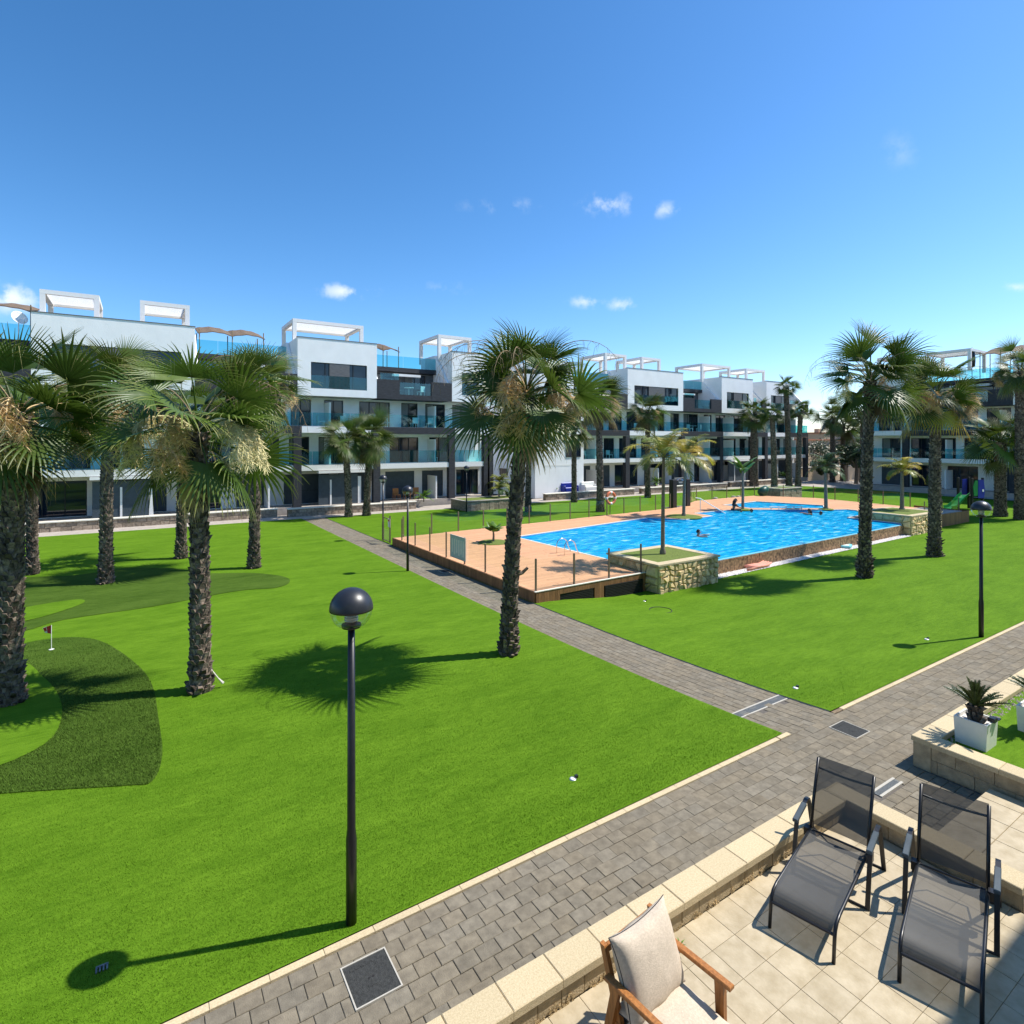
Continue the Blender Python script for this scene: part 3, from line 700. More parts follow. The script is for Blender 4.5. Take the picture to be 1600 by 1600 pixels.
def rubble_face(root, p0, p1, zb, zt, n_out, cw=.24, ch=.19):
    """irregular proud stones on a vertical face"""
    a, b = Vector((*p0, 0)) - Vector(root.location) * 1, Vector((*p1, 0)) - Vector(root.location)
    a.z = b.z = 0; L = (b - a).length; d = (b - a) / L; nrm = Vector((*n_out, 0))
    nu, nv = max(2, int(L / cw)), max(2, int((zt - zb) / ch)); oz = root.location.z
    g = {}
    for i in range(nu + 1):
        for j in range(nv + 1):
            g[i, j] = (L * i / nu + (random.uniform(-.42, .42) * L / nu * .9 if 0 < i < nu else 0), zb + (zt - zb) * j / nv + (random.uniform(-.4, .4) * (zt - zb) / nv * .9 if 0 < j < nv else 0))
    for i in range(nu):
        for j in range(nv):
            q = [g[i, j], g[i + 1, j], g[i + 1, j + 1], g[i, j + 1]]
            cx, cz = sum(p[0] for p in q) / 4, sum(p[1] for p in q) / 4; k = random.uniform(.86, .94); h = random.uniform(.025, .085)
            if random.random() < .3 and i < nu - 1: pass
            outer = [a + d * (cx + (p[0] - cx) * k) + Vector((0, 0, cz + (p[1] - cz) * k - oz)) for p in q]
            inn = [a + d * (cx + (p[0] - cx) * k * .72 + random.uniform(-.01, .01)) + Vector((0, 0, cz + (p[1] - cz) * k * .72 + random.uniform(-.01, .01) - oz)) + nrm * max(.012, h + random.uniform(-.032, .032)) for p in q]
            outer = [v - nrm * .01 for v in outer]
            MB().add(outer + inn, [(4, 5, 6, 7), (0, 1, 5, 4), (1, 2, 6, 5), (2, 3, 7, 6), (3, 0, 4, 7)]).build('stone', 'rubble', root)
def stone_planter(x0, x1, y0, y1, zb, zt, label):
    t = thing('stone_planter', label, 'planter', ((x0 + x1) / 2, (y0 + y1) / 2, zb)); ox, oy, oz = t.location
    L = lambda x, y, z: (x - ox, y - oy, z - oz); w = .3
    c = MB()
    for q in ((x0, y0, x1, y0 + w), (x0, y1 - w, x1, y1), (x0, y0 + w, x0 + w, y1 - w), (x1 - w, y0 + w, x1, y1 - w)):
        c.box(q[0] - ox, q[1] - oy, -.1, q[2] - ox, q[3] - oy, zt - .07 - oz)
    c.build('core', 'rubblejoint', t)
    rubble_face(t, (x0, y0), (x1, y0), zb, zt - .07, (0, -1)); rubble_face(t, (x0, y1), (x0, y0), zb, zt - .07, (-1, 0), .5, .3); rubble_face(t, (x1, y0), (x1, y1), zb, zt - .07, (1, 0))
    e = .07
    for q in ((x0 - e, y0 - e, x1 + e, y0 + w), (x0 - e, y1 - w, x1 + e, y1 + e), (x0 - e, y0 + w, x0 + w, y1 - w), (x1 - w, y0 + w, x1 + e, y1 - w)):
        n = max(1, int(max(q[2] - q[0], q[3] - q[1]) / .8))
        for i in range(n):
            if q[2] - q[0] > q[3] - q[1]: r = (q[0] + (q[2] - q[0]) * i / n + .003, q[1], q[0] + (q[2] - q[0]) * (i + 1) / n - .003, q[3])
            else: r = (q[0], q[1] + (q[3] - q[1]) * i / n + .003, q[2], q[1] + (q[3] - q[1]) * (i + 1) / n - .003)
            MB().bbox(r[0] - ox, r[1] - oy, zt - .07 - oz, r[2] - ox, r[3] - oy, zt - oz, .008).build('cap_stone', 'cap', t)
    MB().box(x0 + w - ox, y0 + w - oy, 0, x1 - w - ox, y1 - w - oy, zt - .012 - oz).build('soil', 'drygrass', t)
stone_planter(15.9, 19.25, 14.83, 17.5, -.62, .50, 'rubble stone planter with a slim palm at the near corner of the pool deck')
stone_planter(38.4, 42.45, 15.95, 18.95, -.62, .60, 'rubble stone planter at the far right corner of the pool')

# islands with soil for the pool palms
for (x, y, s) in ((29.75, 25.55, 1.15), (36.4, 25.9, .55), (41.6, 22.75, .5), (14.35, 24.0, .75)):
    o = MB().lathe([(s, DECK - .03), (s, DECK + .02), (s * .9, DECK + .05), (.2, DECK + .07)], 14, x, y).build('soil_bed', 'drygrass', deck)

def glass_fence(name, label, pts, z, h=1.05, step=1.55, mid=None, zf=None):
    """posts and clear panes along a polyline"""
    o = thing(name, label, 'fence', (pts[0][0], pts[0][1], z)); ox, oy, oz = o.location
    pm = MB().bbox(-.03, -.02, 0, .03, .02, h + .02, .004).mesh('post', 'post')
    last = None
    for i in range(len(pts) - 1):
        a, b = Vector(pts[i]), Vector(pts[i + 1]); L = (b - a).length; n = max(1, int(round(L / step))); an = math.atan2(b.y - a.y, b.x - a.x)
        for k in range(n + (1 if i == len(pts) - 2 else 0)):
            p = a + (b - a) * k / n; obj('post', pm, o, (p.x - ox, p.y - oy, 0), an)
        for k in range(n):
            p = a + (b - a) * k / n; w = L / n
            key = MB().box(.05, -.005, .07, w - .05, .005, h - .03).mesh('glass_pane', 'clear')
            obj('glass_pane', key, o, (p.x - ox, p.y - oy, 0), an)
    return o
glass_fence('glass_fence', 'clear glass fence along the path side and front of the pool deck', [(10.86, 27.0), (10.86, 15.45), (15.75, 15.56)], DECK, step=1.62)
glass_fence('glass_fence', 'clear glass fence on thin posts along the back of the pool deck', [(11.3, 27.9), (32.6, 29.25)], DECK, step=1.6)
glass_fence('glass_fence', 'clear glass fence around the far end of the pool deck', [(35.8, 30.6), (38.7, 31.9), (46.8, 32.1), (49.2, 28.0), (48.5, 20.2)], DECK, step=2.0)
glass_fence('glass_fence', 'short fence on the raised terrace right of the pool planter', [(42.8, 17.0), (47.8, 16.9)], DECK + .1, .9, 2.5)

# information board hung on the path side fence
t = thing('notice_board', 'pale framed glass notice board on the deck fence', 'sign', (10.83, 20.85, DECK))
MB().box(-.045, -.62, .18, -.022, .62, 1.03).build('board', 'sign', t)
fr = MB().box(-.055, -.66, .14, -.018, .66, .18).box(-.055, -.66, 1.03, -.018, .66, 1.07).box(-.055, -.66, .18, -.018, -.62, 1.03).box(-.055, .62, .18, -.018, .66, 1.03); fr.build('frame', 'pale', t)
for k in range(6):
    MB().box(-.047, -.54 + k * .19, .28 + .08 * (k % 2), -.0455, -.42 + k * .19, .92).build('text_column', 'coping', t)
# entrance gate with notice
t = thing('pool_gate', 'narrow gate with a small white notice at the far corner of the deck', 'gate', (10.83, 28.6, gz(28)))
for y in (-.05, .95): MB().box(-.03, y - .03, 0, .03, y + .03, 1.45).build('post', 'post', t)
MB().box(-.006, .02, .12, .006, .88, 1.25).build('glass_pane', 'clear', t)
MB().box(-.02, .0, 1.25, .02, .9, 1.29).box(-.02, .0, .08, .02, .9, .12).build('rail', 'post', t)
MB().box(-.03, -.12, .85, -.035 + .02, .18, 1.3).build('notice', 'ivory', t)
MB().box(-.034, -.08, 1.15, -.031, .14, 1.24).build('notice_header', 'red', t)

# ladder, handrail, shower, life ring
t = thing('pool_ladder', 'chrome pool ladder with two arched rails at the left pool edge', 'ladder', (15.75, 19.9, DECK))
for y in (-.28, .28):
    pth = [(-.45, y, -.06), (-.45, y, .35)] + [(-.45 + .30 * (1 - math.cos(a)), y, .35 + .28 * math.sin(a)) for a in [R(20 * k) for k in range(1, 9)]] + [(.72 - .55 + .03, y, .25), (.62, y, -.5)]
    MB().tube(pth, .022, 8).build('rail', 'chrome', t, smooth=True)
for z in (-.25, -.5): MB().box(.52, -.28, z, .64, .28, z + .03).build('step', 'chrome', t)
t = thing('hand_rail', 'slanting white handrail leading down into the far side of the pool', 'handrail', (32.8, 26.5, DECK))
MB().tube([(-.15, .1, -.05), (-.15, .1, .95)], .022, 8).build('post', 'chrome', t)
MB().tube([(-.45, .25, 1.0), (-.15, .1, .95), (1.3, -1.0, -.15)], .03, 8).build('rail', 'whitep', t)
t = thing('outdoor_shower', 'outdoor shower of two black columns with a frosted panel between them', 'shower', (34.2, 29.75, DECK - .1))
for x in (-.75, .75): MB().bbox(x - .2, -.2, 0, x + .2, .2, 2.15, .01).build('column', 'black', t)
MB().box(-.55, -.02, .1, .55, .02, 1.9).build('panel', 'clear', t)
MB().tube([(-.55, 0, 2.0), (-.2, -.1, 2.2), (0, -.25, 2.15)], .02, 8).build('shower_arm', 'chrome', t)
MB().lathe([(.02, 2.15), (.11, 2.10), (.11, 2.08)], 12, 0, -.25).build('shower_head', 'chrome', t)
MB().box(-.95, -.6, -.02, .95, .6, .05).build('base', 'paving', t)
t = thing('life_ring', 'orange and white life ring on a post in front of a palm trunk', 'life ring', (28.3, 31.0, gz(31)))
MB().tube([(0, 0, 0), (0, 0, 1.3)], .03, 8).build('post', 'post', t)
def torus_arc(a0, a1, Rr, r, seg=10):
    return MB().tube([(Rr * math.cos(a), -.08, 1.25 + Rr * math.sin(a)) for a in [a0 + (a1 - a0) * k / seg for k in range(seg + 1)]], r, 8)
for k in range(4):
    torus_arc(R(90 * k + 12), R(90 * k + 78), .40, .105).build('ring', 'orange', t, smooth=True)
    torus_arc(R(90 * k - 12), R(90 * k + 12), .40, .108, 4).build('band', 'ivory', t, smooth=True)

# things left beside the pool
t = tag(MB().tube([(-.75, 0, .05), (.2, .05, .06), (.85, .1, .05)], .05, 10).build('pool_noodle', 'salmon', loc=(22.6, 15.30, gz(15.3, 22) + .055), smooth=True), 'salmon foam pool noodle lying on the gravel below the pool wall', 'pool noodle')
t = thing('air_mattress', 'crumpled salmon air mattress lying on the gravel below the pool wall', 'air mattress', (22.9, 15.55, gz(15.4, 22) + .075))
for k in range(4): MB().tube([(-.75, -.2 + k * .12, .06 + .03 * (k % 2)), (-.2, -.22 + k * .12, .07), (.35, -.2 + k * .12, .05), (.75, -.16 + k * .12, .12)], [.035, .06, .06, .045], 8).build('tube', 'salmon', t, smooth=True)
t = thing('float_board', 'aqua foam float board leaning on the gravel edge', 'float', (31.2, 16.0, gz(16, 31) + .085), R(20))
MB().prism([(-.45, -.25), (.3, -.25), (.48, -.05), (.3, .25), (-.45, .22)], 'z', .0, .09).build('board', 'aqua', t)
MB().prism([(-.3, -.15), (.1, -.15), (.1, .12), (-.3, .12)], 'z', .091, .10).build('grip', 'ivory', t)

# ------------------------------------------------------------------ lamps
def globe_lamp(x, y, label, h=3.5, first=[]):
    t = thing('garden_lamp', label, 'lamp', (x, y, gz(y) + .0), group='black dome garden lamps')
    if not first:
        ms = {}
        ms['pole'] = MB().lathe([(.055, -.1), (.055, .9), (.043, 1.0), (.036, h - .42)], 16).mesh('pole', 'black', True)
        ms['collar'] = MB().lathe([(.04, h - .43), (.095, h - .41), (.10, h - .375), (.06, h - .36), (.055, h - .345)], 20).mesh('collar', 'black', True)
        rr = .215; cz = h - .215
        ms['globe'] = MB().lathe([(rr * math.cos(a), cz + rr * math.sin(a)) for a in [R(-48 + 4 * k) for k in range(13)]], 32).mesh('globe', 'globe', True)
        d = [(rr * 1.03 * math.cos(a), cz + rr * 1.0 * math.sin(a)) for a in [R(2 + 8 * k) for k in range(12)]]
        ms['dome'] = MB().lathe([(rr * .9, cz), (rr * 1.03, cz - .012)] + d, 32).mesh('dome', 'dome', True)
        ms['reflector'] = MB().lathe([(.055, cz - .14), (.06, cz - .05), (.062, cz - .005)], 18).mesh('reflector', 'coping', True)
        g = MB()
        for k in range(5): g.lathe([(.058, cz - .125 + k * .025), (.072, cz - .120 + k * .025), (.072, cz - .114 + k * .025), (.058, cz - .11 + k * .025)], 18)
        ms['louvre'] = g.mesh('louvre', 'alu', True)
        first.append(ms)
    for k, me in first[0].items(): obj(k, me, t)
    return t
globe_lamp(1.83, 5.93, 'black globe lamp on a tall post standing nearest the camera on the lawn edge')
globe_lamp(9.12, 22.05, 'black globe lamp beside the cross path opposite the pool deck fence')
globe_lamp(10.95, 29.9, 'black globe lamp behind the pool gate at the far end of the deck')
globe_lamp(18.05, 5.90, 'black globe lamp at the lawn edge on the right, in front of the playground')
globe_lamp(20.5, 38.2, 'black globe lamp at the corner of the grey raised planter')
globe_lamp(44.0, 39.0, 'far black globe lamp on the lawn before the second apartment block')

# flag, spots, rings
t = thing('golf_flag', 'small red and white golf flag on the putting turf', 'flag', (-1.92, 18.54, gz(18.5) + .03))
MB().tube([(0, 0, 0), (.0, 0, .62)], .009, 6).build('stick', 'ivory', t)
MB().add([(0, 0, .62), (-.17, .04, .56), (-.13, .05, .44), (0, 0, .40), (.0, .006, .62), (-.17, .046, .56), (-.13, .056, .44), (0, .006, .40)], [(0, 1, 2, 3), (7, 6, 5, 4), (0, 4, 5, 1), (1, 5, 6, 2), (2, 6, 7, 3)]).build('cloth', 'red', t)
MB().add([(-.10, .022, .596), (-.175, .042, .56), (-.135, .052, .44), (-.08, .028, .425), (-.10, .032, .596), (-.175, .052, .56), (-.135, .062, .44), (-.08, .038, .425)], [(0, 1, 2, 3), (7, 6, 5, 4), (0, 4, 5, 1), (1, 5, 6, 2), (2, 6, 7, 3)]).build('cloth_end', 'ivory', t)
MB().lathe([(.06, 0), (.06, .012), (.02, .02)], 12).build('cup', 'ivory', t)
for x, y, lb in [(5.42, 6.75, 'small grey lawn spotlight in the middle of the near lawn'), (11.26, 6.78, 'small lawn spotlight near the corner where the paths meet'), (16.85, 6.64, 'small lawn spotlight by the right hand lamp shadow'), (14.75, 14.4, 'small pale lawn spotlight in front of the rubble planter')]:
    t = thing('lawn_spotlight', lb, 'spotlight', (x, y, gz(y, x) + .015), group='spotlights sunk in the lawn')
    MB().lathe([(.05, -.02), (.055, .012), (.045, .025), (.035, .018)], 14).build('housing', 'alu', t, smooth=True)
    MB().lathe([(.035, .017), (.03, .021)], 14).build('lens', 'ivory', t)
    MB().box(.045, -.02, 0, .09, .02, .05).build('hood', 'black', t)
t = thing('lawn_grate', 'small pale comb shaped grate lying in the nearest lamp shadow', 'grate', (-.32, 6.76, gz(6.76) + .03))
MB().box(-.05, .015, 0, .05, .032, .014).build('bar', 'drain', t)
for k in range(4): MB().box(-.05 + k * .028, -.045, 0, -.036 + k * .028, .015, .012).build('tooth', 'drain', t)
t = thing('lawn_cover', 'round inspection cover outlined in the lawn before the pool deck', 'cover', (14.25, 13.2, gz(13.2, 14.25) + .005))
MB().tube([(.36 * math.cos(R(15 * k)), .36 * math.sin(R(15 * k)), .03) for k in range(25)], .014, 6, False).build('rim', 'iron', t)
MB().lathe([(.34, .0), (.34, .028)], 24).build('lid', 'turf', t)
# short cut branch stub on the big palm is part of that palm

# ------------------------------------------------------------------ sun loungers
def lounger(loc, rz, label):
    t = thing('sun_lounger', label, 'sun lounger', loc, rz, 'mesh sun loungers on the patio')
    w = .285
    rail = [(-1.27, 0), (-1.235, .22), (-1.215, .275), (-1.17, .315), (-1.08, .335), (-.5, .345), (.03, .36)]
    for s in (-1, 1):
        MB().tube([(x, s * w, z) for x, z in rail], .017, 10).build('side_rail', 'black', t, smooth=True)
        MB().tube([(.02, s * w, .36), (.10, s * w, .62), (.30, s * w, 1.06)], .017, 10).build('back_rail', 'black', t, smooth=True)
        yy = s * (w + .075)
        # flat arm loop with legs
        prof = [(-.36, 0), (-.24, .50), (-.215, .545), (-.17, .575), (.10, .625), (.155, .615), (.19, .575), (.40, 0)]
        m = MB(); hw = .022; n = len(prof); vs = []; th = .016
        for k, (x, z) in enumerate(prof):
            a = Vector(prof[max(k - 1, 0)]); b = Vector(prof[min(k + 1, n - 1)]); d = (b - a).normalized(); nn = Vector((-d.y, d.x)) * th / 2
            vs += [(x + nn.x, yy - hw, z + nn.y), (x + nn.x, yy + hw, z + nn.y), (x - nn.x, yy + hw, z - nn.y), (x - nn.x, yy - hw, z - nn.y)]
        fs = [(3, 2, 1, 0), tuple(4 * (n - 1) + q for q in range(4))]
        for k in range(n - 1):
            for q in range(4): fs.append((4 * k + q, 4 * k + (q + 1) % 4, 4 * k + 4 + (q + 1) % 4, 4 * k + 4 + q))
        m.add(vs, fs); m.build('arm_frame', 'black', t)
        MB().bbox(-.20, yy - .027, .585 - .01, .12, yy + .027, .612, .006).build('arm_pad', 'bluegrey', t).rotation_euler = (0, R(-9), 0)
        MB().box(-.06, s * w - .012 + (0.012 * s), .30, .02, s * w + .055 * s if s > 0 else s * w + .012, .39).build('hinge', 'black', t) if s > 0 else MB().box(-.06, s * w - .055, .30, .02, s * w, .39).build('hinge', 'black', t)
    MB().tube([(-1.23, -w, .235), (-1.23, w, .235)], .015, 8).build('cross_bar', 'black', t)
    MB().tube([(-.36, -w - .07, .012), (-.36, w + .07, .012)], .012, 8).build('cross_bar', 'black', t)
    MB().tube([(.40, -w - .07, .012), (.40, w + .07, .012)], .012, 8).build('cross_bar', 'black', t)
    MB().tube([(.03, -w, .34), (.03, w, .34)], .013, 8).build('cross_bar', 'black', t)
    MB().tube([(.262, -w, .965)] + [(.265 + .03 * math.sin(math.pi * k / 6), -w + 2 * w * k / 6, .965 - .035 * math.sin(math.pi * k / 6)) for k in range(1, 6)] + [(.262, w, .965)], .013, 8).build('cross_bar', 'black', t)
    MB().tube([(.14, -w, .30), (.25, -w * .6, .13), (.25, w * .6, .13), (.14, w, .30)], .010, 8).build('support_bar', 'black', t)
    def sling(name, prof, sag):
        ny = 10; vs = []; fs = []; np_ = len(prof)
        for k, (x, z) in enumerate(prof):
            a = Vector(prof[max(k - 1, 0)]); b = Vector(prof[min(k + 1, np_ - 1)]); d = (b - a).normalized(); nn = Vector((d.y, -d.x))
            if nn.y > 0: nn = -nn
            for j in range(ny + 1):
                u = -1 + 2 * j / ny; q = sag * (1 - u * u); vs.append((x + nn.x * q, u * w, z + nn.y * q))
        for k in range(np_ - 1):
            for j in range(ny): fs.append((k * (ny + 1) + j, k * (ny + 1) + j + 1, (k + 1) * (ny + 1) + j + 1, (k + 1) * (ny + 1) + j))
        o = MB().add(vs, fs).build(name, 'sling', t, smooth=True)
        return o
    sp = [(-1.232, .24), (-1.218, .28), (-1.175, .322), (-1.085, .345)] + [(-1.0 + .1 * k, .350 + .0012 * k) for k in range(10)] + [(-.03, .372)]
    sling('seat_sling', sp, .012)
    sling('back_sling', [(.045, .40), (.10, .61), (.20, .83), (.305, 1.075)], .02)
    for x, z in ((-.62, .343), (-.56, .344)): MB().tube([(x, -w, z - .012), (x, w, z - .012)], .008, 6).build('sling_stay', 'black', t)
    return t
lounger((6.52, 3.43, PZ), R(13.5), 'black mesh sun lounger standing in the corner of the two patio walls')
lounger((6.96, 2.52, PZ), R(16.0), 'black mesh sun lounger at the right edge, in front of the tiled landing')

# ------------------------------------------------------------------ teak armchair
def cushion(name, sx, sy, sz, parent, seed):
    rnd = random.Random(seed); n = 16; vs = []; fs = []
    for side in (1, -1):
        for i in range(n + 1):
            for j in range(n + 1):
                u, v = -1 + 2 * i / n, -1 + 2 * j / n
                e = (1 - abs(u) ** 2.6) * (1 - abs(v) ** 2.6)
                pinch = 1 - .10 * (1 - v * v) * abs(u) ** 4 + .02 * abs(v) ** 8
                pin2 = 1 - .10 * (1 - u * u) * abs(v) ** 4 + .02 * abs(u) ** 8
                z = side * sz * (.12 + .88 * e ** .5) + .010 * math.sin(9 * u + seed) * abs(v) ** 3 * side + .006 * rnd.uniform(-1, 1) * e
                vs.append((u * sx * pinch, v * sy * pin2, z))
    N = (n + 1) ** 2
    for s in (0, 1):
        for i in range(n):
            for j in range(n):
                a = s * N + i * (n + 1) + j; q = (a, a + n + 1, a + n + 2, a + 1); fs.append(q if s == 0 else q[::-1])
    rim = [i * (n + 1) for i in range(n + 1)] + [n * (n + 1) + j for j in range(1, n + 1)] + [i * (n + 1) + n for i in range(n - 1, -1, -1)] + [j for j in range(n - 1, 0, -1)]
    for k in range(len(rim)):
        a, b = rim[k], rim[(k + 1) % len(rim)]; fs.append((a, a + N, b + N, b))
    o = MB().add(vs, fs).build(name, 'cushion', parent, smooth=True)
    pts = [tuple(vs[i][k] for k in (0, 1)) + (0.0,) for i in rim]; pts.append(pts[0])
    MB().tube(pts, .005, 5, False).build('piping', 'piping', o)
    return o
t = thing('armchair', 'teak armchair with beige cushions at the bottom edge beside the wall', 'armchair', (3.42, 3.08, PZ), R(6))
for s in (-1, 1):
    MB().bbox(s * .335 - .03, -.33, .615, s * .335 + .03, .34, .645, .006).build('armrest', 'teak', t)
    MB().add([(s * .335 - .022, -.28, .0), (s * .335 + .022, -.28, .0), (s * .335 + .022, -.22, .0), (s * .335 - .022, -.22, .0), (s * .335 - .022, -.27, .615), (s * .335 + .022, -.27, .615), (s * .335 + .022, -.19, .615), (s * .335 - .022, -.19, .615)], [(3, 2, 1, 0), (4, 5, 6, 7), (0, 1, 5, 4), (1, 2, 6, 5), (2, 3, 7, 6), (3, 0, 4, 7)]).build('leg', 'teak', t)
    MB().add([(s * .335 - .022, .34, .0), (s * .335 + .022, .34, .0), (s * .335 + .022, .40, .0), (s * .335 - .022, .40, .0), (s * .335 - .022, .20, .615), (s * .335 + .022, .20, .615), (s * .335 + .022, .27, .615), (s * .335 - .022, .27, .615)], [(3, 2, 1, 0), (4, 5, 6, 7), (0, 1, 5, 4), (1, 2, 6, 5), (2, 3, 7, 6), (3, 0, 4, 7)]).build('leg', 'teak', t)
    MB().bbox(s * .30 - .02, -.26, .27, s * .30 + .02, .30, .33, .004).build('side_rail', 'teak', t)
    MB().add([(s * .295 - .02, .20, .30), (s * .295 + .02, .20, .30), (s * .295 + .02, .26, .30), (s * .295 - .02, .26, .30), (s * .295 - .02, .38, .82), (s * .295 + .02, .38, .82), (s * .295 + .02, .43, .82), (s * .295 - .02, .43, .82)], [(3, 2, 1, 0), (4, 5, 6, 7), (0, 1, 5, 4), (1, 2, 6, 5), (2, 3, 7, 6), (3, 0, 4, 7)]).build('back_post', 'teak', t)
MB().bbox(-.272, .375, .755, .272, .41, .815, .006).build('top_rail', 'teak', t)
MB().bbox(-.30, -.25, .27, .30, -.21, .33, .004).build('front_rail', 'teak', t)
for k in range(5): MB().box(-.21 + k * .105 - .014, .268 + 0, .34, -.21 + k * .105 + .014, .285, .86).build('back_slat', 'teak', t).rotation_euler = (R(-0), 0, 0)
for k in range(6): MB().box(-.28, -.20 + k * .08, .315, .28, -.15 + k * .08, .33).build('seat_slat', 'vent', t)
c1 = cushion('seat_cushion', .315, .34, .08, t, 1); c1.location = (0, -.05, .385); c1.rotation_euler = (R(3), 0, 0)
c2 = cushion('back_cushion', .335, .300, .13, t, 2); c2.location = (0, .20, .662); c2.rotation_euler = (R(69), 0, R(0))
c2.data.materials[0] = M['cushion']
# tuft of weed growing at the wall foot
t = thing('wall_weed', 'tiny striped weed growing from the tile joint at the wall foot', 'plant', (4.27, 3.72, PZ))
for k in range(9):
    a = R(40 * k + 11); L = random.uniform(.05, .11); q = Vector((math.cos(a), math.sin(a), 0)); s = Vector((-q.y, q.x, 0)) * .007
    MB().add([(0, 0, 0), tuple(q * L * .5 + s + Vector((0, 0, .05))), tuple(q * L + Vector((0, 0, .04))), tuple(q * L * .5 - s + Vector((0, 0, .05)))], [(0, 1, 2, 3)]).build('leaf', 'broad', t, tip=True)

# ------------------------------------------------------------------ palms
def fan_mesh(elev, seed, matname, blade=1.02, pet=1.05, nseg=30, g=1.0, spread=118, bend=28):
    rnd = random.Random(seed); m = MB(); pet *= rnd.uniform(.45, 1.1); blade *= rnd.uniform(.92, 1.1)
    e = R(elev); p = Vector((0, 0, 0)); pts = [p.copy()]; st = pet / 6
    for k in range(6):
        e -= R(bend) / 6 * (.4 + .2 * k); p = p + Vector((math.cos(e), 0, math.sin(e))) * st; pts.append(p.copy())
    rad = [.030, .026, .022, .019, .016, .014, .011]
    o = len(m.v); m.tube(pts, rad, 5); 
    for i in range(o, len(m.v)): m.t[i] = .55
    e -= R(8); d = Vector((math.cos(e), 0, math.sin(e))); s = Vector((0, 1, 0)); n = Vector((-math.sin(e), 0, math.cos(e)))
    dp = R(2 * spread / nseg); base = pts[-1]; cup = rnd.uniform(.05, .30) if elev > -20 else rnd.uniform(-.5, -.1)
    roll = R(rnd.uniform(-42, 42)); s, n = s * math.cos(roll) + n * math.sin(roll), n * math.cos(roll) - s * math.sin(roll)
    rs = .37
    for i in range(nseg):
        ph = R(-spread) + (i + .5) * dp + R(rnd.uniform(-1, 1)); Ls = blade * (.80 + .20 * math.cos(ph * .6)) * rnd.uniform(.88, 1.08)
        v = (d * math.cos(ph) + s * math.sin(ph) + n * cup * abs(math.sin(ph))).normalized(); tv = (-d * math.sin(ph) + s * math.cos(ph)).normalized()
        q = base.copy(); K = 6; vs = []; ts = []; gi = g * rnd.uniform(.6, 1.5); tw = rnd.uniform(-.25, .25)
        for k in range(K + 1):
            r = k / K
            if k: q = q + v * (Ls / K)
            v = (v + Vector((0, 0, -1)) * gi * .38 * max(0, r - .22) ** 1.2).normalized()
            if r <= rs: hw = Ls * r * math.tan(dp / 2) * 1.04 + .003
            else: hw = Ls * rs * math.tan(dp / 2) * 1.04 * (1 - ((r - rs) / (1 - rs)) ** 1.25) + .0022
            nn = v.cross(tv).normalized(); pl = hw * .55
            tt = (tv + nn * tw * max(0, r - rs) * 2).normalized()
            vs += [q - tt * hw + nn * 0, q + nn * pl, q + tt * hw]; f = min(1, r * rnd.uniform(.92, 1.0)); ts += [f, f * .92, f]
        fs = []
        for k in range(K):
            a = 3 * k; fs += [(a, a + 1, a + 4, a + 3), (a + 1, a + 2, a + 5, a + 4)]
        m.add(vs, fs, ts)
    # loose threads at the tips
    for i in range(7):
        ph = R(rnd.uniform(-spread, spread)); a = base + (d * math.cos(ph) + s * math.sin(ph)) * blade * .7 - Vector((0, 0, .12)); L = rnd.uniform(.2, .5); o2 = Vector((rnd.uniform(-.1, .1), rnd.uniform(-.1, .1), 0))
        m.add([a - s * .004, a + s * .004, a + o2 - Vector((0, 0, L))], [(0, 1, 2)], [1, 1, 1])
    return m.mesh('leaf', matname, True, True)
ELEV = [84, 70, 52, 34, 15, -6, -28, -52]
FAN = {}
for e in ELEV:
    for s in range(4):
        FAN[e, s, 'fan'] = fan_mesh(e, 100 + e * 3 + s, 'fan', g=.4 if e > 75 else .75 if e > 60 else 1.25 if e > 20 else 1.4, spread=62 if e > 80 else 92 if e > 60 else 116)
for e in (-28, -52):
    for mn in ('fanold', 'fanyel'): FAN[e, 0, mn] = fan_mesh(e, 900 + e, mn, g=1.5)
DEAD = [fan_mesh(-68, 950 + k, 'fandead', .85, .7, 26, 2.2, 70, 24) for k in range(2)]
def blossom_mesh(seed, matname, drop=1.0):
    """arching flower stalk ending in large hanging tasselled bunches"""
    rnd = random.Random(seed); m = MB(); e = R(rnd.uniform(38, 62)); p = Vector((0, 0, 0)); pts = [p.copy()]
    for k in range(12):
        e -= R(13) * drop * (.5 + .13 * k); p = p + Vector((math.cos(e), rnd.uniform(-.05, .05), math.sin(e))) * .16; pts.append(p.copy())
    m.tube(pts, [.020 - .0012 * k for k in range(13)], 5)
    for k in range(5, 13):
        b = pts[k]
        for j in range(3):
            a = rnd.uniform(0, 6.28); dr = Vector((math.cos(a), math.sin(a), rnd.uniform(-.5, .3))).normalized(); c = b.copy(); br = [c.copy()]
            for q in range(5):
                dr = (dr + Vector((0, 0, -.38))).normalized(); c = c + dr * rnd.uniform(.06, .10); br.append(c.copy())
            m.tube(br, .006, 3, False)
            for q in range(60):
                w = br[rnd.randint(1, 5)]; a2 = rnd.uniform(0, 6.28); dv = Vector((math.cos(a2), math.sin(a2), rnd.uniform(-2.0, .6))).normalized(); L = rnd.uniform(.06, .22); sd_ = dv.orthogonal().normalized() * rnd.uniform(.003, .008)
                m.add([w - sd_, w + sd_, w + dv * L + sd_ * .7 - Vector((0, 0, L * .25)), w + dv * L - sd_ * .7 - Vector((0, 0, L * .25))], [(0, 1, 2, 3)])
    return m.mesh('flower_cluster', matname)
BLOS = [blossom_mesh(40 + k, 'flower', 1.0 + .15 * k) for k in range(3)] + [blossom_mesh(60, 'blossom', .9)]
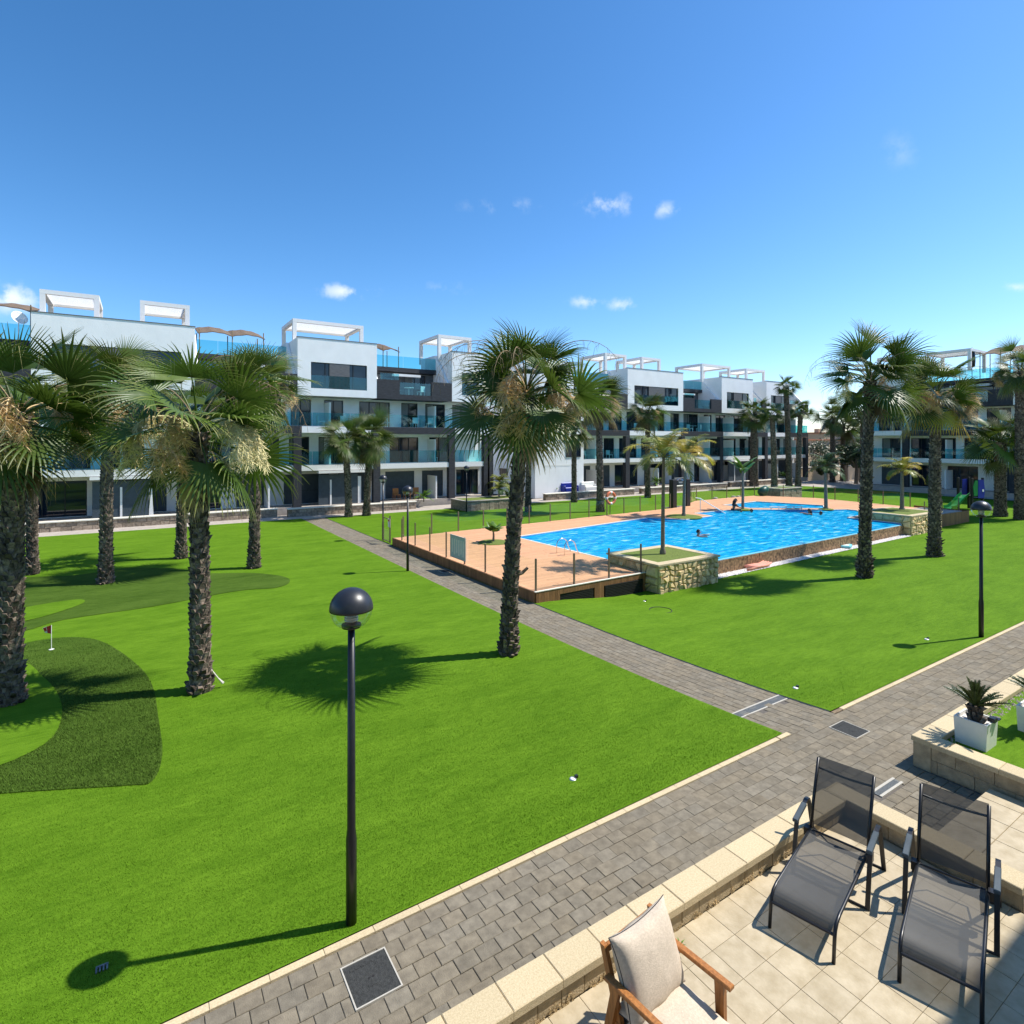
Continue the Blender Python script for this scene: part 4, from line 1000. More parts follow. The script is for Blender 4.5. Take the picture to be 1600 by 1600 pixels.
def stalk_mesh(seed):
    rnd = random.Random(seed); m = MB(); e = R(rnd.uniform(55, 72)); p = Vector((0, 0, 0)); pts = [p.copy()]
    for k in range(14):
        e -= R(9.5) * (.4 + .09 * k); p = p + Vector((math.cos(e), rnd.uniform(-.03, .03), math.sin(e))) * .17; pts.append(p.copy())
    m.tube(pts, [.014 - .0008 * k for k in range(15)], 4)
    for k in range(5, 15):
        for j in range(2):
            a = rnd.uniform(0, 6.28); L = rnd.uniform(.1, .25); q = pts[k]
            m.tube([q, q + Vector((math.cos(a) * L * .4, math.sin(a) * L * .4, -L * .3)), q + Vector((math.cos(a) * L * .55, math.sin(a) * L * .55, -L))], .003, 3, False)
    return m.mesh('flower_stalk', 'husk')
STALK = [stalk_mesh(k) for k in range(3)]
def curve_trunk(lx, ly, H, n=14):
    return [Vector((lx * (k / n) ** 1.6, ly * (k / n) ** 1.6, H * k / n)) for k in range(n + 1)]
def boot_trunk(pts, r0, r1, seed, dens=1.0):
    rnd = random.Random(seed); m = MB(); n = len(pts) - 1; H = pts[-1].z
    rr = lambda t: r0 + (r1 - r0) * t + .05 * max(0, 1 - t * 9) + .045 * max(0, (t - .86) / .14)
    m.tube([(p.x, p.y, p.z - (.12 if k == 0 else 0)) for k, p in enumerate(pts)], [rr(k / n) * .93 for k in range(n + 1)], 12)
    z = .02; row = 0
    while z < H - .02:
        t = z / H; f = t * n; i = min(int(f), n - 1); c = pts[i].lerp(pts[i + 1], f - i); r = rr(t); nb_ = max(7, int(2 * math.pi * r / .145))
        for k in range(nb_):
            if rnd.random() > .93: continue
            a = 2 * math.pi * (k + .5 * (row % 2) + rnd.uniform(-.2, .2)) / nb_; w = r * math.pi / nb_ * rnd.uniform(.8, 1.15); h = rnd.uniform(.10, .17); out = rnd.uniform(.012, .05) * (2.0 if rnd.random() < .05 else 1) * (1.6 if t < .12 or t > .85 else 1)
            q = Vector((math.cos(a), math.sin(a), 0)); sv = Vector((-q.y, q.x, 0)); c0 = c + q * r * .90; zz = Vector((0, 0, 1))
            b0 = c0 - sv * w * .9 - zz * h * .35; b1 = c0 + sv * w * .9 - zz * h * .35
            t0 = c0 + q * (out + r * .07) - sv * w * .45 + zz * h * .6; t1 = c0 + q * (out + r * .07) + sv * w * .5 + zz * h * rnd.uniform(.4, .7); bk = c0 + zz * h * .55
            m.add([b0, b1, t1, t0, bk - sv * w * .5, bk + sv * w * .5], [(0, 1, 2, 3), (3, 2, 5, 4), (0, 3, 4), (1, 5, 2)])
        z += .105 / dens; row += 1
    return m
def fan_palm(x, y, crownz, label, lean=(0, 0), r=(.23, .18), nleaf=26, nfl=4, nst=3, sc=1.0, seed=0, old=.12, dead=2, low=-52, dens=1.0, offrot=None, cat='palm tree', group='fan palms around the lawn', fresh=0.3, yel=0.0):
    z0 = gz(y, x) + .01; rnd = random.Random(seed * 13 + 5)
    t = thing('fan_palm', label, cat, (x, y, z0), group=group)
    r = (r[0] * .90, r[1] * .88); H = crownz - z0 - .25; pts = curve_trunk(lean[0], lean[1], H)
    boot_trunk(pts, r[0], r[1], seed, dens).build('trunk', 'trunk', t)
    top = pts[-1]
    # spear shaft
    nleaf = int(nleaf * 1.04)
    for k in range(nleaf):
        u = (k + .5) / nleaf; prof = [86, 78, 66, 56, 48, 40, 32, 23, 13, 2, -12, -26, -44]; f = u * (len(prof) - 1); i0 = int(f); ew = prof[i0] + (prof[min(i0 + 1, len(prof) - 1)] - prof[i0]) * (f - i0)
        ew = max(ew, low); e = min(ELEV, key=lambda q: abs(q - ew - rnd.uniform(-16, 16)))
        az = (offrot or 0) + k * 2.39996 + rnd.uniform(-.5, .5); mn = 'fan'; s = rnd.randint(0, 3)
        if e <= -28 and rnd.random() < old * 3:
            mn = 'fanyel' if rnd.random() < yel else 'fanold'; s = 0
        o = obj('leaf', FAN[e, s, mn], t, top + Vector((math.cos(az) * .08, math.sin(az) * .08, .22 * (1 - u) - .25 * u)), az)
        q = sc * rnd.uniform(.86, 1.12); o.scale = (q, q, q)
    for k in range(dead):
        az = rnd.uniform(0, 6.28); o = obj('dead_leaf', DEAD[k % 2], t, top + Vector((math.cos(az) * .10, math.sin(az) * .10, -.25)), az); q = sc * rnd.uniform(.8, 1.05); o.scale = (q, q, q)
    for k in range(nfl):
        az = (offrot or 0) + k * 6.283 / max(nfl, 1) + rnd.uniform(-.5, .5); me = BLOS[3] if rnd.random() < fresh else BLOS[rnd.randint(0, 2)]
        o = obj('flower_cluster', me, t, top + Vector((0, 0, .02)), az); q = sc * rnd.uniform(.7, 1.08); o.scale = (q, q, q)
    for k in range(nst):
        az = rnd.uniform(0, 6.28); o = obj('flower_stalk', STALK[k % 3], t, top + Vector((0, 0, .1)), az); q = sc * rnd.uniform(.8, 1.1); o.scale = (q, q, q)
    return t
FP = [
 (-2.23, 15.19, 5.75, 'thick trunked fan palm cut by the left edge of the picture', dict(lean=(.1, 0), r=(.24, .195), nleaf=21, nfl=5, nst=3, sc=1.16, seed=1, fresh=.1)),
 (1.04, 13.76, 5.45, 'large fan palm with hanging cream blossom, second from the left in front', dict(lean=(-.05, 0), r=(.225, .175), nleaf=19, nfl=6, nst=5, sc=1.16, seed=2, fresh=.5)),
 (7.61, 11.99, 6.45, 'tall fan palm by the cross path in the centre, with a cut branch stub', dict(lean=(.42, -.15), r=(.225, .17), nleaf=25, nfl=6, nst=8, sc=1.18, seed=37, fresh=.25)),
 (24.5, 11.84, 7.7, 'tall fan palm on the right lawn before the pool, with shaggy trunk base', dict(lean=(.45, 0), r=(.27, .20), nleaf=24, nfl=2, nst=8, sc=1.28, seed=4, yel=.7)),
 (31.94, 12.27, 7.35, 'fan palm with yellowing lower leaves right of the pool planter', dict(lean=(.15, 0), r=(.30, .24), nleaf=24, nfl=5, nst=3, sc=1.28, seed=5, old=.5, yel=.85, fresh=0)),
 (-1.13, 26.26, 6.9, 'fan palm with orange blossom standing in the dark putting rough', dict(lean=(.1, 0), r=(.25, .2), nleaf=22, nfl=7, nst=3, sc=1.28, seed=6, fresh=0)),
 (3.95, 26.09, 7.5, 'fan palm with brown seed bunches at the right end of the left grove', dict(lean=(.2, 0), r=(.24, .2), nleaf=22, nfl=6, nst=3, sc=1.28, seed=7, fresh=0)),
 (1.5, 30.02, 6.4, 'fan palm partly hidden at the back of the left grove', dict(lean=(.1, 0), r=(.24, .2), nleaf=20, nfl=4, nst=2, sc=1.2, seed=8)),
 (-3.67, 29.62, 6.2, 'fan palm hidden behind the thick leftmost palm', dict(r=(.22, .18), nleaf=22, nfl=2, nst=2, sc=1.0, seed=9)),
 (12.22, 40.2, 5.3, 'left one of the two young palms together before the first block', dict(lean=(-.25, 0), r=(.26, .24), nleaf=28, nfl=0, nst=0, sc=1.1, seed=10, dead=0, low=-40)),
 (13.51, 40.2, 5.5, 'right one of the two young palms together before the first block', dict(lean=(.3, 0), r=(.27, .24), nleaf=28, nfl=0, nst=0, sc=1.12, seed=11, dead=0, low=-40)),
 (24.46, 35.82, 7.6, 'slim fan palm directly behind the tall central palm', dict(lean=(.2, 0), r=(.24, .2), nleaf=22, nfl=2, nst=2, sc=1.1, seed=12)),
 (29.04, 32.88, 8.2, 'fan palm with brown bunches beside the orange life ring', dict(lean=(-.2, 0), r=(.30, .24), nleaf=26, nfl=6, nst=2, sc=1.3, seed=13, old=.3, fresh=0)),
 (31.7, 39.31, 6.6, 'fan palm before the second block, left of the life ring palm', dict(r=(.26, .22), nleaf=24, nfl=2, nst=2, sc=1.25, seed=14)),
 (40.05, 38.69, 8.0, 'fan palm behind the outdoor shower before the second block', dict(r=(.28, .24), nleaf=26, nfl=2, nst=1, sc=1.2, seed=15, old=.25)),
 (60.92, 41.84, 8.4, 'leftmost fan palm of the far group at the end of the second block', dict(r=(.55, .42), nleaf=28, nfl=0, nst=0, sc=1.25, seed=16, dead=1, dens=.6)),
 (58.76, 37.83, 8.2, 'short crowned fan palm left of the tallest far palm', dict(lean=(-.4, 0), r=(.38, .30), nleaf=20, nfl=0, nst=0, sc=.85, seed=17, dead=0, low=-15, dens=.6)),
 (60.94, 37.45, 11.4, 'tallest thin palm of the far group, its small crown against the sky', dict(lean=(-.3, .2), r=(.38, .30), nleaf=20, nfl=0, nst=0, sc=.85, seed=18, dead=0, low=-15, dens=.6)),
 (62.63, 37.41, 8.6, 'leaning fan palm right of the tallest far palm', dict(lean=(.5, 0), r=(.36, .28), nleaf=20, nfl=0, nst=0, sc=.85, seed=19, dead=0, low=-15, dens=.6)),
 (52.32, 15.97, 5.2, 'broad low fan palm behind the playground at the right edge', dict(r=(.42, .36), nleaf=30, nfl=0, nst=2, sc=1.4, seed=20, dead=0, low=-45)),
 (51.44, 14.57, 10.1, 'tall fan palm cut by the right edge of the picture', dict(lean=(-.1, 0), r=(.40, .3), nleaf=26, nfl=3, nst=3, sc=1.15, seed=21)),
]
FP += [(75.8, 40.6, 8.3, 'fan palm rising in the gap between the far blocks, left one', dict(r=(.36, .3), nleaf=24, nfl=0, nst=0, sc=1.5, seed=31, dead=0, dens=.6)),
       (79.5, 41.2, 7.4, 'fan palm rising in the gap between the far blocks, right one', dict(r=(.36, .3), nleaf=24, nfl=0, nst=0, sc=1.5, seed=32, dead=0, dens=.6))]
PALMS = [fan_palm(*a[:4], **a[4]) for a in FP]
# cut stub on the central palm, sucker leaf at the foot of the second palm
MB().tube([(.15, -.05, 1.92), (.33, -.12, 1.98), (.45, -.18, 2.10)], [.06, .045, .035], 7).build('branch_stub', 'trunk', PALMS[2])
MB().tube([(.2, -.05, .42), (.33, -.08, .22), (.42, -.1, .10)], [.012, .012, .03], 6).build('dry_stalk', 'coping', PALMS[1])
for p, nsk in ((PALMS[3], 26), (PALMS[4], 18)):
    for k in range(nsk):
        a = random.uniform(0, 6.28); z = random.uniform(.15, .75); L = random.uniform(.14, .26); r0 = .27; q = Vector((math.cos(a), math.sin(a), 0)); s = Vector((-q.y, q.x, 0)) * .035
        MB().add([q * r0 - s + Vector((0, 0, z)), q * r0 + s + Vector((0, 0, z)), q * (r0 + L * .75) + Vector((0, 0, z + L * .7)), q * (r0 - .03) + Vector((0, 0, z + .1))], [(0, 1, 2), (1, 3, 2), (3, 0, 2)]).build('leaf_base', 'trunk', p)

def feather_mesh(elev, seed, matname, L=2.0, n=30, lw=.022, ll=.50, bend=95, vee=.45):
    rnd = random.Random(seed); m = MB(); e = R(elev); p = Vector((0, 0, 0)); pts = [p.copy()]; K = 14
    dirs = []
    for k in range(K):
        e -= R(bend) / K * (.3 + 1.4 * k / K); dv = Vector((math.cos(e), 0, math.sin(e))); dirs.append(dv); p = p + dv * L / K; pts.append(p.copy())
    m.tube(pts, [.020 * (1 - .85 * k / K) + .002 for k in range(K + 1)], 5)
    for i in range(len(m.t)): m.t[i] = .6
    for i in range(n):
        u = .16 + .84 * i / n; f = u * K; k = min(int(f), K - 1); q = pts[k].lerp(pts[k + 1], f - k); d = dirs[k]; nn = Vector((-d.z, 0, d.x))
        l = ll * math.sin(math.pi * min(1, .18 + .80 * u)) ** .7 * rnd.uniform(.85, 1.1)
        for s in (-1, 1):
            v = (Vector((0, s, 0)) * .85 + d * .55 + nn * vee * rnd.uniform(.3, 1.4)).normalized(); a = q.copy(); w = v.cross(nn).normalized(); vs = []; ts = []
            for j in range(4):
                r = j / 3; ww = lw * (1 - .92 * r ** 1.6); vs += [a - w * ww, a + w * ww]; ts += [r, r]; v = (v + Vector((0, 0, -.32))).normalized(); a = a + v * l / 3
            m.add(vs, [(2 * j, 2 * j + 1, 2 * j + 3, 2 * j + 2) for j in range(3)], ts)
    return m.mesh('leaf', matname, True, True)
def feather_palm(x, y, z0, H, label, lean=(0, 0), r=.09, nleaf=14, L=1.8, mats=('feather',), elevs=(78, 60, 42, 22, 4), seed=0, ll=.5, lw=.022, name='feather_palm', group=None, trunkmat='trunk2', vee=.45):
    rnd = random.Random(seed + 77); t = thing(name, label, 'palm tree', (x, y, z0), group=group); pts = curve_trunk(lean[0], lean[1], H, 8)
    m = MB(); n = 30; P2 = [pts[min(int(k / n * 8), 7)].lerp(pts[min(int(k / n * 8) + 1, 8)], k / n * 8 - min(int(k / n * 8), 7)) for k in range(n + 1)]
    m.tube([(p.x, p.y, p.z - (.05 if k == 0 else 0)) for k, p in enumerate(P2)], [(r * (1 - .35 * k / n) + (.035 if k < 2 else 0)) * (1 + .05 * (k % 2)) for k in range(n + 1)], 9); m.build('trunk', trunkmat, t, smooth=True)
    ms = {}
    for k in range(nleaf):
        u = (k + .5) / nleaf; e = elevs[min(int(u * len(elevs)), len(elevs) - 1)]; mn = rnd.choice(mats); sd_ = rnd.randint(0, 1); key = (e, mn, sd_)
        if key not in ms: ms[key] = feather_mesh(e, seed * 50 + e + sd_, mn, L, 28, lw, ll, vee=vee)
        az = k * 2.39996 + rnd.uniform(-.2, .2); o = obj('leaf', ms[key], t, pts[-1] + Vector((0, 0, .04 * (1 - u))), az); q = rnd.uniform(.8, 1.12); o.scale = (q, q, q)
    return t
feather_palm(17.6, 16.18, .46, 3.9, 'slim feather palm with yellow leaves growing in the near rubble planter', (.05, 0), .085, 17, 1.9, ('feather', 'feather', 'feathery'), seed=1)
feather_palm(29.75, 25.55, DECK, 3.9, 'slim feather palm with yellow drooping leaves on the pool island', (.2, 0), .11, 17, 2.5, ('feather', 'feathery', 'feathery'), seed=2, ll=.6, lw=.03)
feather_palm(41.6, 22.75, DECK, 3.0, 'young dark palm at the far pool edge beside the two bathers', (-.1, 0), .13, 16, 1.7, ('feathdark',), seed=3, lw=.03)
feather_palm(41.6, 17.8, .56, 2.5, 'bushy yellow green palm in the far rubble planter', (.0, 0), .13, 12, 1.5, ('feather', 'feather', 'feathery'), seed=4, lw=.035)
feather_palm(26.5, 43.2, .2, 1.2, 'small feather palm in the garden between the two blocks', (0, 0), .09, 12, 1.3, ('feather',), seed=5, lw=.03)
feather_palm(24.4, 39.9, .1, 1.0, 'small feather palm in the grey raised planter', (0, 0), .08, 10, 1.2, ('feather', 'feathdark'), seed=6, lw=.03)
feather_palm(72.5, 34.0, -.3, 3.8, 'feathery dark palm in the gap between the far blocks', (0, 0), .2, 20, 3.0, ('feathdark',), seed=7, lw=.05, ll=.8)
feather_palm(86.0, 44.0, -.8, 5.5, 'distant palm in the gap, left of the car park road', (0, 0), .25, 20, 3.0, ('feathdark',), seed=8, lw=.06, ll=.8)
feather_palm(94.0, 46.0, -.8, 6.5, 'distant palm standing before the sand coloured house', (0, 0), .25, 20, 3.2, ('feathdark',), seed=9, lw=.06, ll=.8)
feather_palm(79.0, 38.6, -.3, 8.0, 'tall dark feather palm in the gap right of the second block', (.2, 0), .25, 22, 3.2, ('feathdark',), seed=11, lw=.07, ll=.9)
feather_palm(76.5, 34.8, -.3, 6.6, 'dark feather palm in the gap, nearest the shaded block', (.1, 0), .25, 22, 3.0, ('feathdark',), seed=12, lw=.07, ll=.9)
def broad_plant(x, y, z0, H, label, n=9, L=.8, W=.16, seed=0, r=.03, name='broad_leaf_plant', up=True):
    rnd = random.Random(seed + 5); t = thing(name, label, 'plant', (x, y, z0)); MB().tube([(0, 0, -.03), (.02, 0, H * .5), (0, 0, H)], [r * 1.2, r, r * .8], 7).build('stem', 'trunk2', t)
    for k in range(n):
        az = k * 2.4 + rnd.uniform(-.3, .3); e = R(rnd.uniform(35, 85) if up else rnd.uniform(5, 80)); q = Vector((math.cos(az), math.sin(az), 0)); s = Vector((-q.y, q.x, 0)); a = Vector((0, 0, H * (.75 + .25 * rnd.random()))); vs = []; ts = []; l = L * rnd.uniform(.7, 1.1)
        for j in range(8):
            u = j / 7; w = W * math.sin(math.pi * min(1, max(.03, u * 1.02 - .02))) ** .8 * (0.15 if j < 2 else 1); d = q * math.cos(e) + Vector((0, 0, math.sin(e))); nn = d.cross(s); vs += [a - s * w + nn * w * -.35, a, a + s * w + nn * w * -.35]; ts += [u, u * .9, u]; e -= R(9); a = a + d * l / 7
        fs = []
        for j in range(7): b = 3 * j; fs += [(b, b + 1, b + 4, b + 3), (b + 1, b + 2, b + 5, b + 4)]
        MB().add(vs, fs, ts).build('leaf', 'broad', t, smooth=True, tip=True)
    return t
broad_plant(36.4, 25.9, DECK + .05, 2.9, 'tall banana like plant at the pool edge behind the sitting bather', 11, 1.5, .26, 1, .09)
broad_plant(14.35, 24.0, DECK + .05, .55, 'knee high broad leaved bush in a bed on the pool deck', 16, .75, .15, 2, .05)
for x, y, lb in [(33.5, 44.6, 'round green shrub on the terrace of the second block'), (28.0, 43.6, 'yellow green shrub at the left end of the second block'), (19.2, 43.1, 'low green shrub beside the terrace of the first block'), (47.0, 44.2, 'dark green shrub by the terrace furniture of the second block'), (69.5, 43.5, 'green shrub at the right end of the second block')]:
    broad_plant(x, y, .15, .4, lb, 22, 1.0, .10, int(x * 7), .05, 'garden_shrub', False)

# cycads in pots
def potted_cycad(x, y, z0, label):
    t = thing('potted_cycad', label, 'potted plant', (x, y, z0), R(0), 'white pots with cycads in the neighbouring garden')
    w0, w1, h = .195, .212, .40
    b = MB(); vs = []
    for z, w in ((0, w0), (h, w1), (h, w1 - .025), (h - .06, w1 - .03)):
        vs += [(-w, -w, z), (w, -w, z), (w, w, z), (-w, w, z)]
    fs = [(3, 2, 1, 0)]
    for k in range(3):
        for i in range(4): fs.append((4 * k + i, 4 * k + (i + 1) % 4, 4 * k + 4 + (i + 1) % 4, 4 * k + 4 + i))
    b.add(vs, fs).build('pot', 'ivory', t)
    w = w1 - .03; MB().box(-w, -w, h - .08, w, w, h - .055).build('gravel', 'gravel', t)
    pts = [Vector((0, 0, h - .06 + .03 * k)) for k in range(9)]; boot_trunk([p - Vector((0, 0, h - .06)) for p in pts], .078, .070, 5, 2.4).build('trunk', 'trunk', t, loc=(0, 0, h - .06))
    for k in range(26):
        me = CYC[k % 4]; o = obj('leaf', me, t, (0, 0, h + .17), k * 2.39996); q = random.uniform(.85, 1.1); o.scale = (q, q, q)
    return t
CYC = [feather_mesh(e, 300 + e, 'cycad', .44, 30, .0075, .075, 24, .9) for e in (76, 60, 46, 30)]
pc = potted_cycad(10.80, 3.60, .36, 'cycad in a square white pot at the wall corner, nearer one')
potted_cycad(12.05, 3.2, .36, 'cycad in a square white pot cut by the right edge of the picture')
t = thing('solar_light', 'small black solar spot clipped to the white pot', 'spotlight', (10.84, 3.36, .36))
MB().bbox(-.05, .0, .40, .06, .09, .46, .008).build('head', 'black', t); MB().tube([(0, .05, .36), (0, .05, .41)], .01, 6).build('stem', 'black', t); MB().box(.05, -.02, .42, .14, .08, .435).build('solar_panel', 'black', t)

# ------------------------------------------------------------------ apartment blocks
def wallmb(u0, u1, z0, z1, v, th, ops):
    """wall in the u-z plane with rectangular openings (u0,u1,z0,z1)"""
    m = MB(); us = sorted({u0, u1, *[o[0] for o in ops], *[o[1] for o in ops]})
    for a, b in zip(us, us[1:]):
        col = sorted([(o[2], o[3]) for o in ops if o[0] < (a + b) / 2 < o[1]]); z = z0
        for c, d in col:
            if c - z > .001: m.box(a, v, z, b, v + th, c)
            z = d
        if z1 - z > .001: m.box(a, v, z, b, v + th, z1)
    return m
def window(t, u0, u1, z0, z1, v, split=2, shutter=None, depth=.14):
    """window > frame, mullion; the pane sits back in the opening"""
    w = MB().box(u0, v + depth, z0, u1, v + depth + .03, z1).build('window', 'pane', t); f = .06
    MB().box(u0, v + depth - .05, z0, u0 + f, v + depth, z1).box(u1 - f, v + depth - .05, z0, u1, v + depth, z1).box(u0 + f, v + depth - .05, z0, u1 - f, v + depth, z0 + f).box(u0 + f, v + depth - .05, z1 - f, u1 - f, v + depth, z1).build('frame', 'frame', w)
    for k in range(1, split):
        c = u0 + (u1 - u0) * k / split; MB().box(c - .03, v + depth - .045, z0 + f, c + .03, v + depth - .002, z1 - f).build('mullion', 'frame', w)
    cr = (int(abs(u0 * 7.3 + z0 * 3.1) * 10) % 10) / 10
    if cr < .45 and not shutter:
        a = u0 + .08 + (u1 - u0 - .16) * (.55 if cr < .2 else .0); b = a + (u1 - u0 - .16) * .42; n = 7; c = MB()
        for k in range(n): c.box(a + (b - a) * k / n, v + depth - .012 - .010 * (k % 2), z0 + .07, a + (b - a) * (k + .9) / n, v + depth - .003, z1 - .07)
        c.build('curtain', 'curtain', w)
    if shutter: MB().box(shutter[0], v + depth - .12, z0 + .01, shutter[1], v + depth - .055, z1 - .01).build('shutter', 'greyc', w)
    return w
def pergola(t, u0, u1, v0, v1, zb, zt, nslat=14):
    nslat = int((v1 - v0 - .9) / .26)
    p = MB().box(u0, v0, zt - .26, u1, v0 + .28, zt).box(u0, v1 - .28, zt - .26, u1, v1, zt).box(u0, v0 + .28, zt - .26, u0 + .28, v1 - .28, zt).box(u1 - .28, v0 + .28, zt - .26, u1, v1 - .28, zt).build('pergola', 'whitep', t)
    for a in (u0, u1 - .28):
        for b in (v0, v1 - .28): MB().box(a + .002, b + .002, zb, a + .278, b + .278, zt - .26).build('post', 'whitep', p)
    for k in range(nslat):
        v = v0 + .42 + (v1 - v0 - .9) * k / (nslat - 1); m = MB().prism([(v - .12, zt - .20), (v + .12, zt - .13), (v + .12, zt - .10), (v - .12, zt - .17)], 'x', u0 + .28, u1 - .28); m.build('slat', 'whitep', p)
    return p
def reed_roof(t, u0, u1, v0, v1, z, nw=2):
    """sagging reed awning on posts"""
    m = MB(); n = 24; k2 = 6; vs = []; fs = []
    def zz(a, b): return z + .20 * abs(math.sin(math.pi * nw * a)) - .45 + .85 * b + .02 * math.sin(37 * a)
    for s in (0, .06):
        for i in range(n + 1):
            for j in range(k2 + 1):
                a, b = i / n, j / k2; vs.append((u0 + (u1 - u0) * a, v0 + (v1 - v0) * b, zz(a, b) + s))
    N = (n + 1) * (k2 + 1)
    for i in range(n):
        for j in range(k2):
            a = i * (k2 + 1) + j; q = (a, a + k2 + 1, a + k2 + 2, a + 1); fs += [q[::-1], tuple(N + c for c in q)]
    for i in range(n): a = i * (k2 + 1); fs.append((a, a + k2 + 1, a + k2 + 1 + N, a + N))
    r = m.add(vs, fs).build('reed_awning', 'reed', t)
    for u in (u0 + .1, (u0 + u1) / 2, u1 - .1):
        for v in (v0 + .1, v1 - .1): MB().tube([(u, v, 11.3), (u, v, z + .05)], .04, 6).build('post', 'husk', r)
    return r
def block(label, origin, rz, L, boxes, pergs, reeds, start=0.0, seedv=1, skipend=False, win3=None):
    rnd = random.Random(seedv); t = thing('apartment_block', label, 'building', origin, rz)
    oz = origin[2]; V = 11.0; ZS = (.2, 3.22, 6.12, 8.75)
    # solid core behind the balconies
    MB().box(0, 2.3, -.4, L, V, 8.45).build('core', 'white', t)
    MB().box(0, 0, -.4, L, 2.28, .2).build('terrace', 'paving', t)
    MB().box(0, 0, 2.84, L, 2.28, 3.22).build('slab', 'whitep', t)
    MB().box(0, .02, 5.66, L, 2.28, 6.12).build('slab', 'white', t)
    rec = []; edges = [0] + [e for b in boxes for e in b] + [L]
    for k in range(0, len(edges), 2):
        if edges[k + 1] - edges[k] > .8: rec.append((edges[k], edges[k + 1]))
    # dark bands in front of the upper slab below the recesses
    for a, b in rec: MB().box(a - .3 if a > .3 else a, -.03, 5.60, min(b + .3, L), .018, 6.16).build('slab_cladding', 'clad', t)
    # floors: back wall with doors
    for fl, (z0, z1) in enumerate(((.2, 2.84), (3.22, 5.66), (6.12, 8.45))):
        ops = []; u = .5 + rnd.random()
        while u < L - 2.4:
            w = rnd.choice((1.5, 1.9, 2.6)) if fl else rnd.choice((2.6, 3.4, 2.0)); ops.append((u, min(u + w, L - .4), z0 + .03, z0 + (2.15 if fl else 2.3))); u += w + rnd.choice((.7, 1.3, 1.0))
        wallmb(0, L, z0, z1, 2.0, .28, ops).build('wall', 'white' if fl else 'whitep', t)
        for o in ops:
            if fl == 0 and rnd.random() < .6:
                s = MB().box(o[0], 2.06, o[2], o[1], 2.12, o[3]).build('shutter_door', 'bluegrey', t)
                MB().box(o[0], 2.03, o[2] + 1.0, o[1], 2.058, o[2] + 1.03).build('rail', 'frame', s)
            else: window(t, *o[:2], o[2], o[3], 2.0, 2 if o[1] - o[0] < 2.2 else 3)
    # pillars, dividers, glass balustrades
    for k, e in enumerate(edges):
        if 0 < k < len(edges) - 1 or True:
            u = min(max(e, .3), L - .3)
            MB().box(u - .28, -.055, .2, u + .28, .42, 5.58).build('pillar', 'clad', t)
    u = 3.3
    while u < L - 1:
        if min(abs(u - e) for e in edges) > 1.0:
            MB().box(u - .06, .5, 3.22, u + .06, 1.98, 5.2).build('divider', 'whitep', t); MB().box(u - .06, .5, 6.12, u + .06, 1.98, 8.0).build('divider', 'whitep', t)
            MB().box(u - .06, .3, .2, u + .06, 1.98, 2.1).build('divider', 'whitep', t)
        u += 4.4
    pn = {}
    for z in (3.22, 6.12):
        n = int(L / 1.42); w = L / n
        if 'g' not in pn: pn['g'] = MB().box(.02, 0, 0, w - .02, .014, 1.0).mesh('glass_panel', 'glass')
        for k in range(n): obj('glass_panel', pn['g'], t, (k * w, .07, z + .05))
        MB().box(0, .05, z, L, .10, z + .05).build('glass_rail', 'alu', t)
    # white and dark ground floor fronts
    u = 1.0
    while u < L - 4:
        if min(abs(u + 1.5 - e) for e in edges) > 1.9 and rnd.random() < .7:
            MB().box(u, .35, .2, u + 3.0, .47, 2.5).build('screen', 'bluegrey', t); MB().box(u + 3.0, .33, .2, u + 3.25, .52, 2.3).build('screen_post', 'whitep', t)
            MB().box(u - .1, -.12, 2.62, u + 3.4, .5, 2.80).build('awning_box', 'whitep', t)
        u += 4.6
    # penthouse boxes
    for k, (a, b) in enumerate(boxes):
        m3 = (a + b) / 2; w0, w1 = a + .95, b - .8
        ops = [(w0, w1, 8.98, 10.92)]
        wallmb(a, b, 8.42, 12.68, -.04, .28, ops).build('wall', 'white', t)
        MB().box(a, .24, 8.42, a + .25, 6.0, 12.68).box(b - .25, .24, 8.42, b, 6.0, 12.68).box(a + .25, 5.75, 8.42, b - .25, 6.0, 12.68).build('wall', 'white', t)
        MB().box(a + .25, .24, 11.9, b - .25, 5.75, 12.2).box(a + .25, .24, 8.42, b - .25, 5.75, 8.6).build('roof_slab', 'paving', t)
        MB().box(a - .03, -.07, 12.681, b + .03, .27, 12.73).build('parapet_cap', 'greyc', t)
        window(t, w0, w1, 8.98, 10.92, -.04, 4 if b - a < 7 else 5, (w0 + (w1 - w0) * .32, w0 + (w1 - w0) * .68))
        MB().box(w0, -.02, 8.99, w1, -.004, 9.95).build('glass_panel', 'glass', t)
    for p in pergs: pergola(t, p[0], p[1], p[2] if len(p) > 2 else 2.0, p[3] if len(p) > 3 else 6.2, 12.2, 14.42)
    # recessed terraces between the boxes
    for k, (a, b) in enumerate(rec):
        MB().box(a, .0, 8.42, b, 6.0, 8.75).build('terrace_slab', 'clad', t)
        dw = min(1.9, (b - a) * .3)
        MB().box(a + .02, -.06, 8.40, a + dw, .16, 9.95).build('parapet', 'clad', t); MB().box(b - dw, -.06, 8.40, b - .02, .16, 9.95).build('parapet', 'clad', t)
        MB().box(a + dw, -.05, 8.40, b - dw, .0, 8.80).build('slab_cladding', 'clad', t)
        MB().box(a + dw + .03, .05, 8.80, b - dw - .03, .065, 9.80).build('glass_panel', 'glass', t)
        MB().box(a + .3, .04, 9.96, a + dw - .03, .055, 10.45).build('glass_panel', 'glass', t)
        ops = [(a + .9, a + (b - a) * .42, 8.8, 10.8), (a + (b - a) * .55, b - 1.0, 8.8, 10.8)]
        wallmb(a, b, 8.75, 10.95, 3.2, .25, ops).build('wall', 'greyc', t)
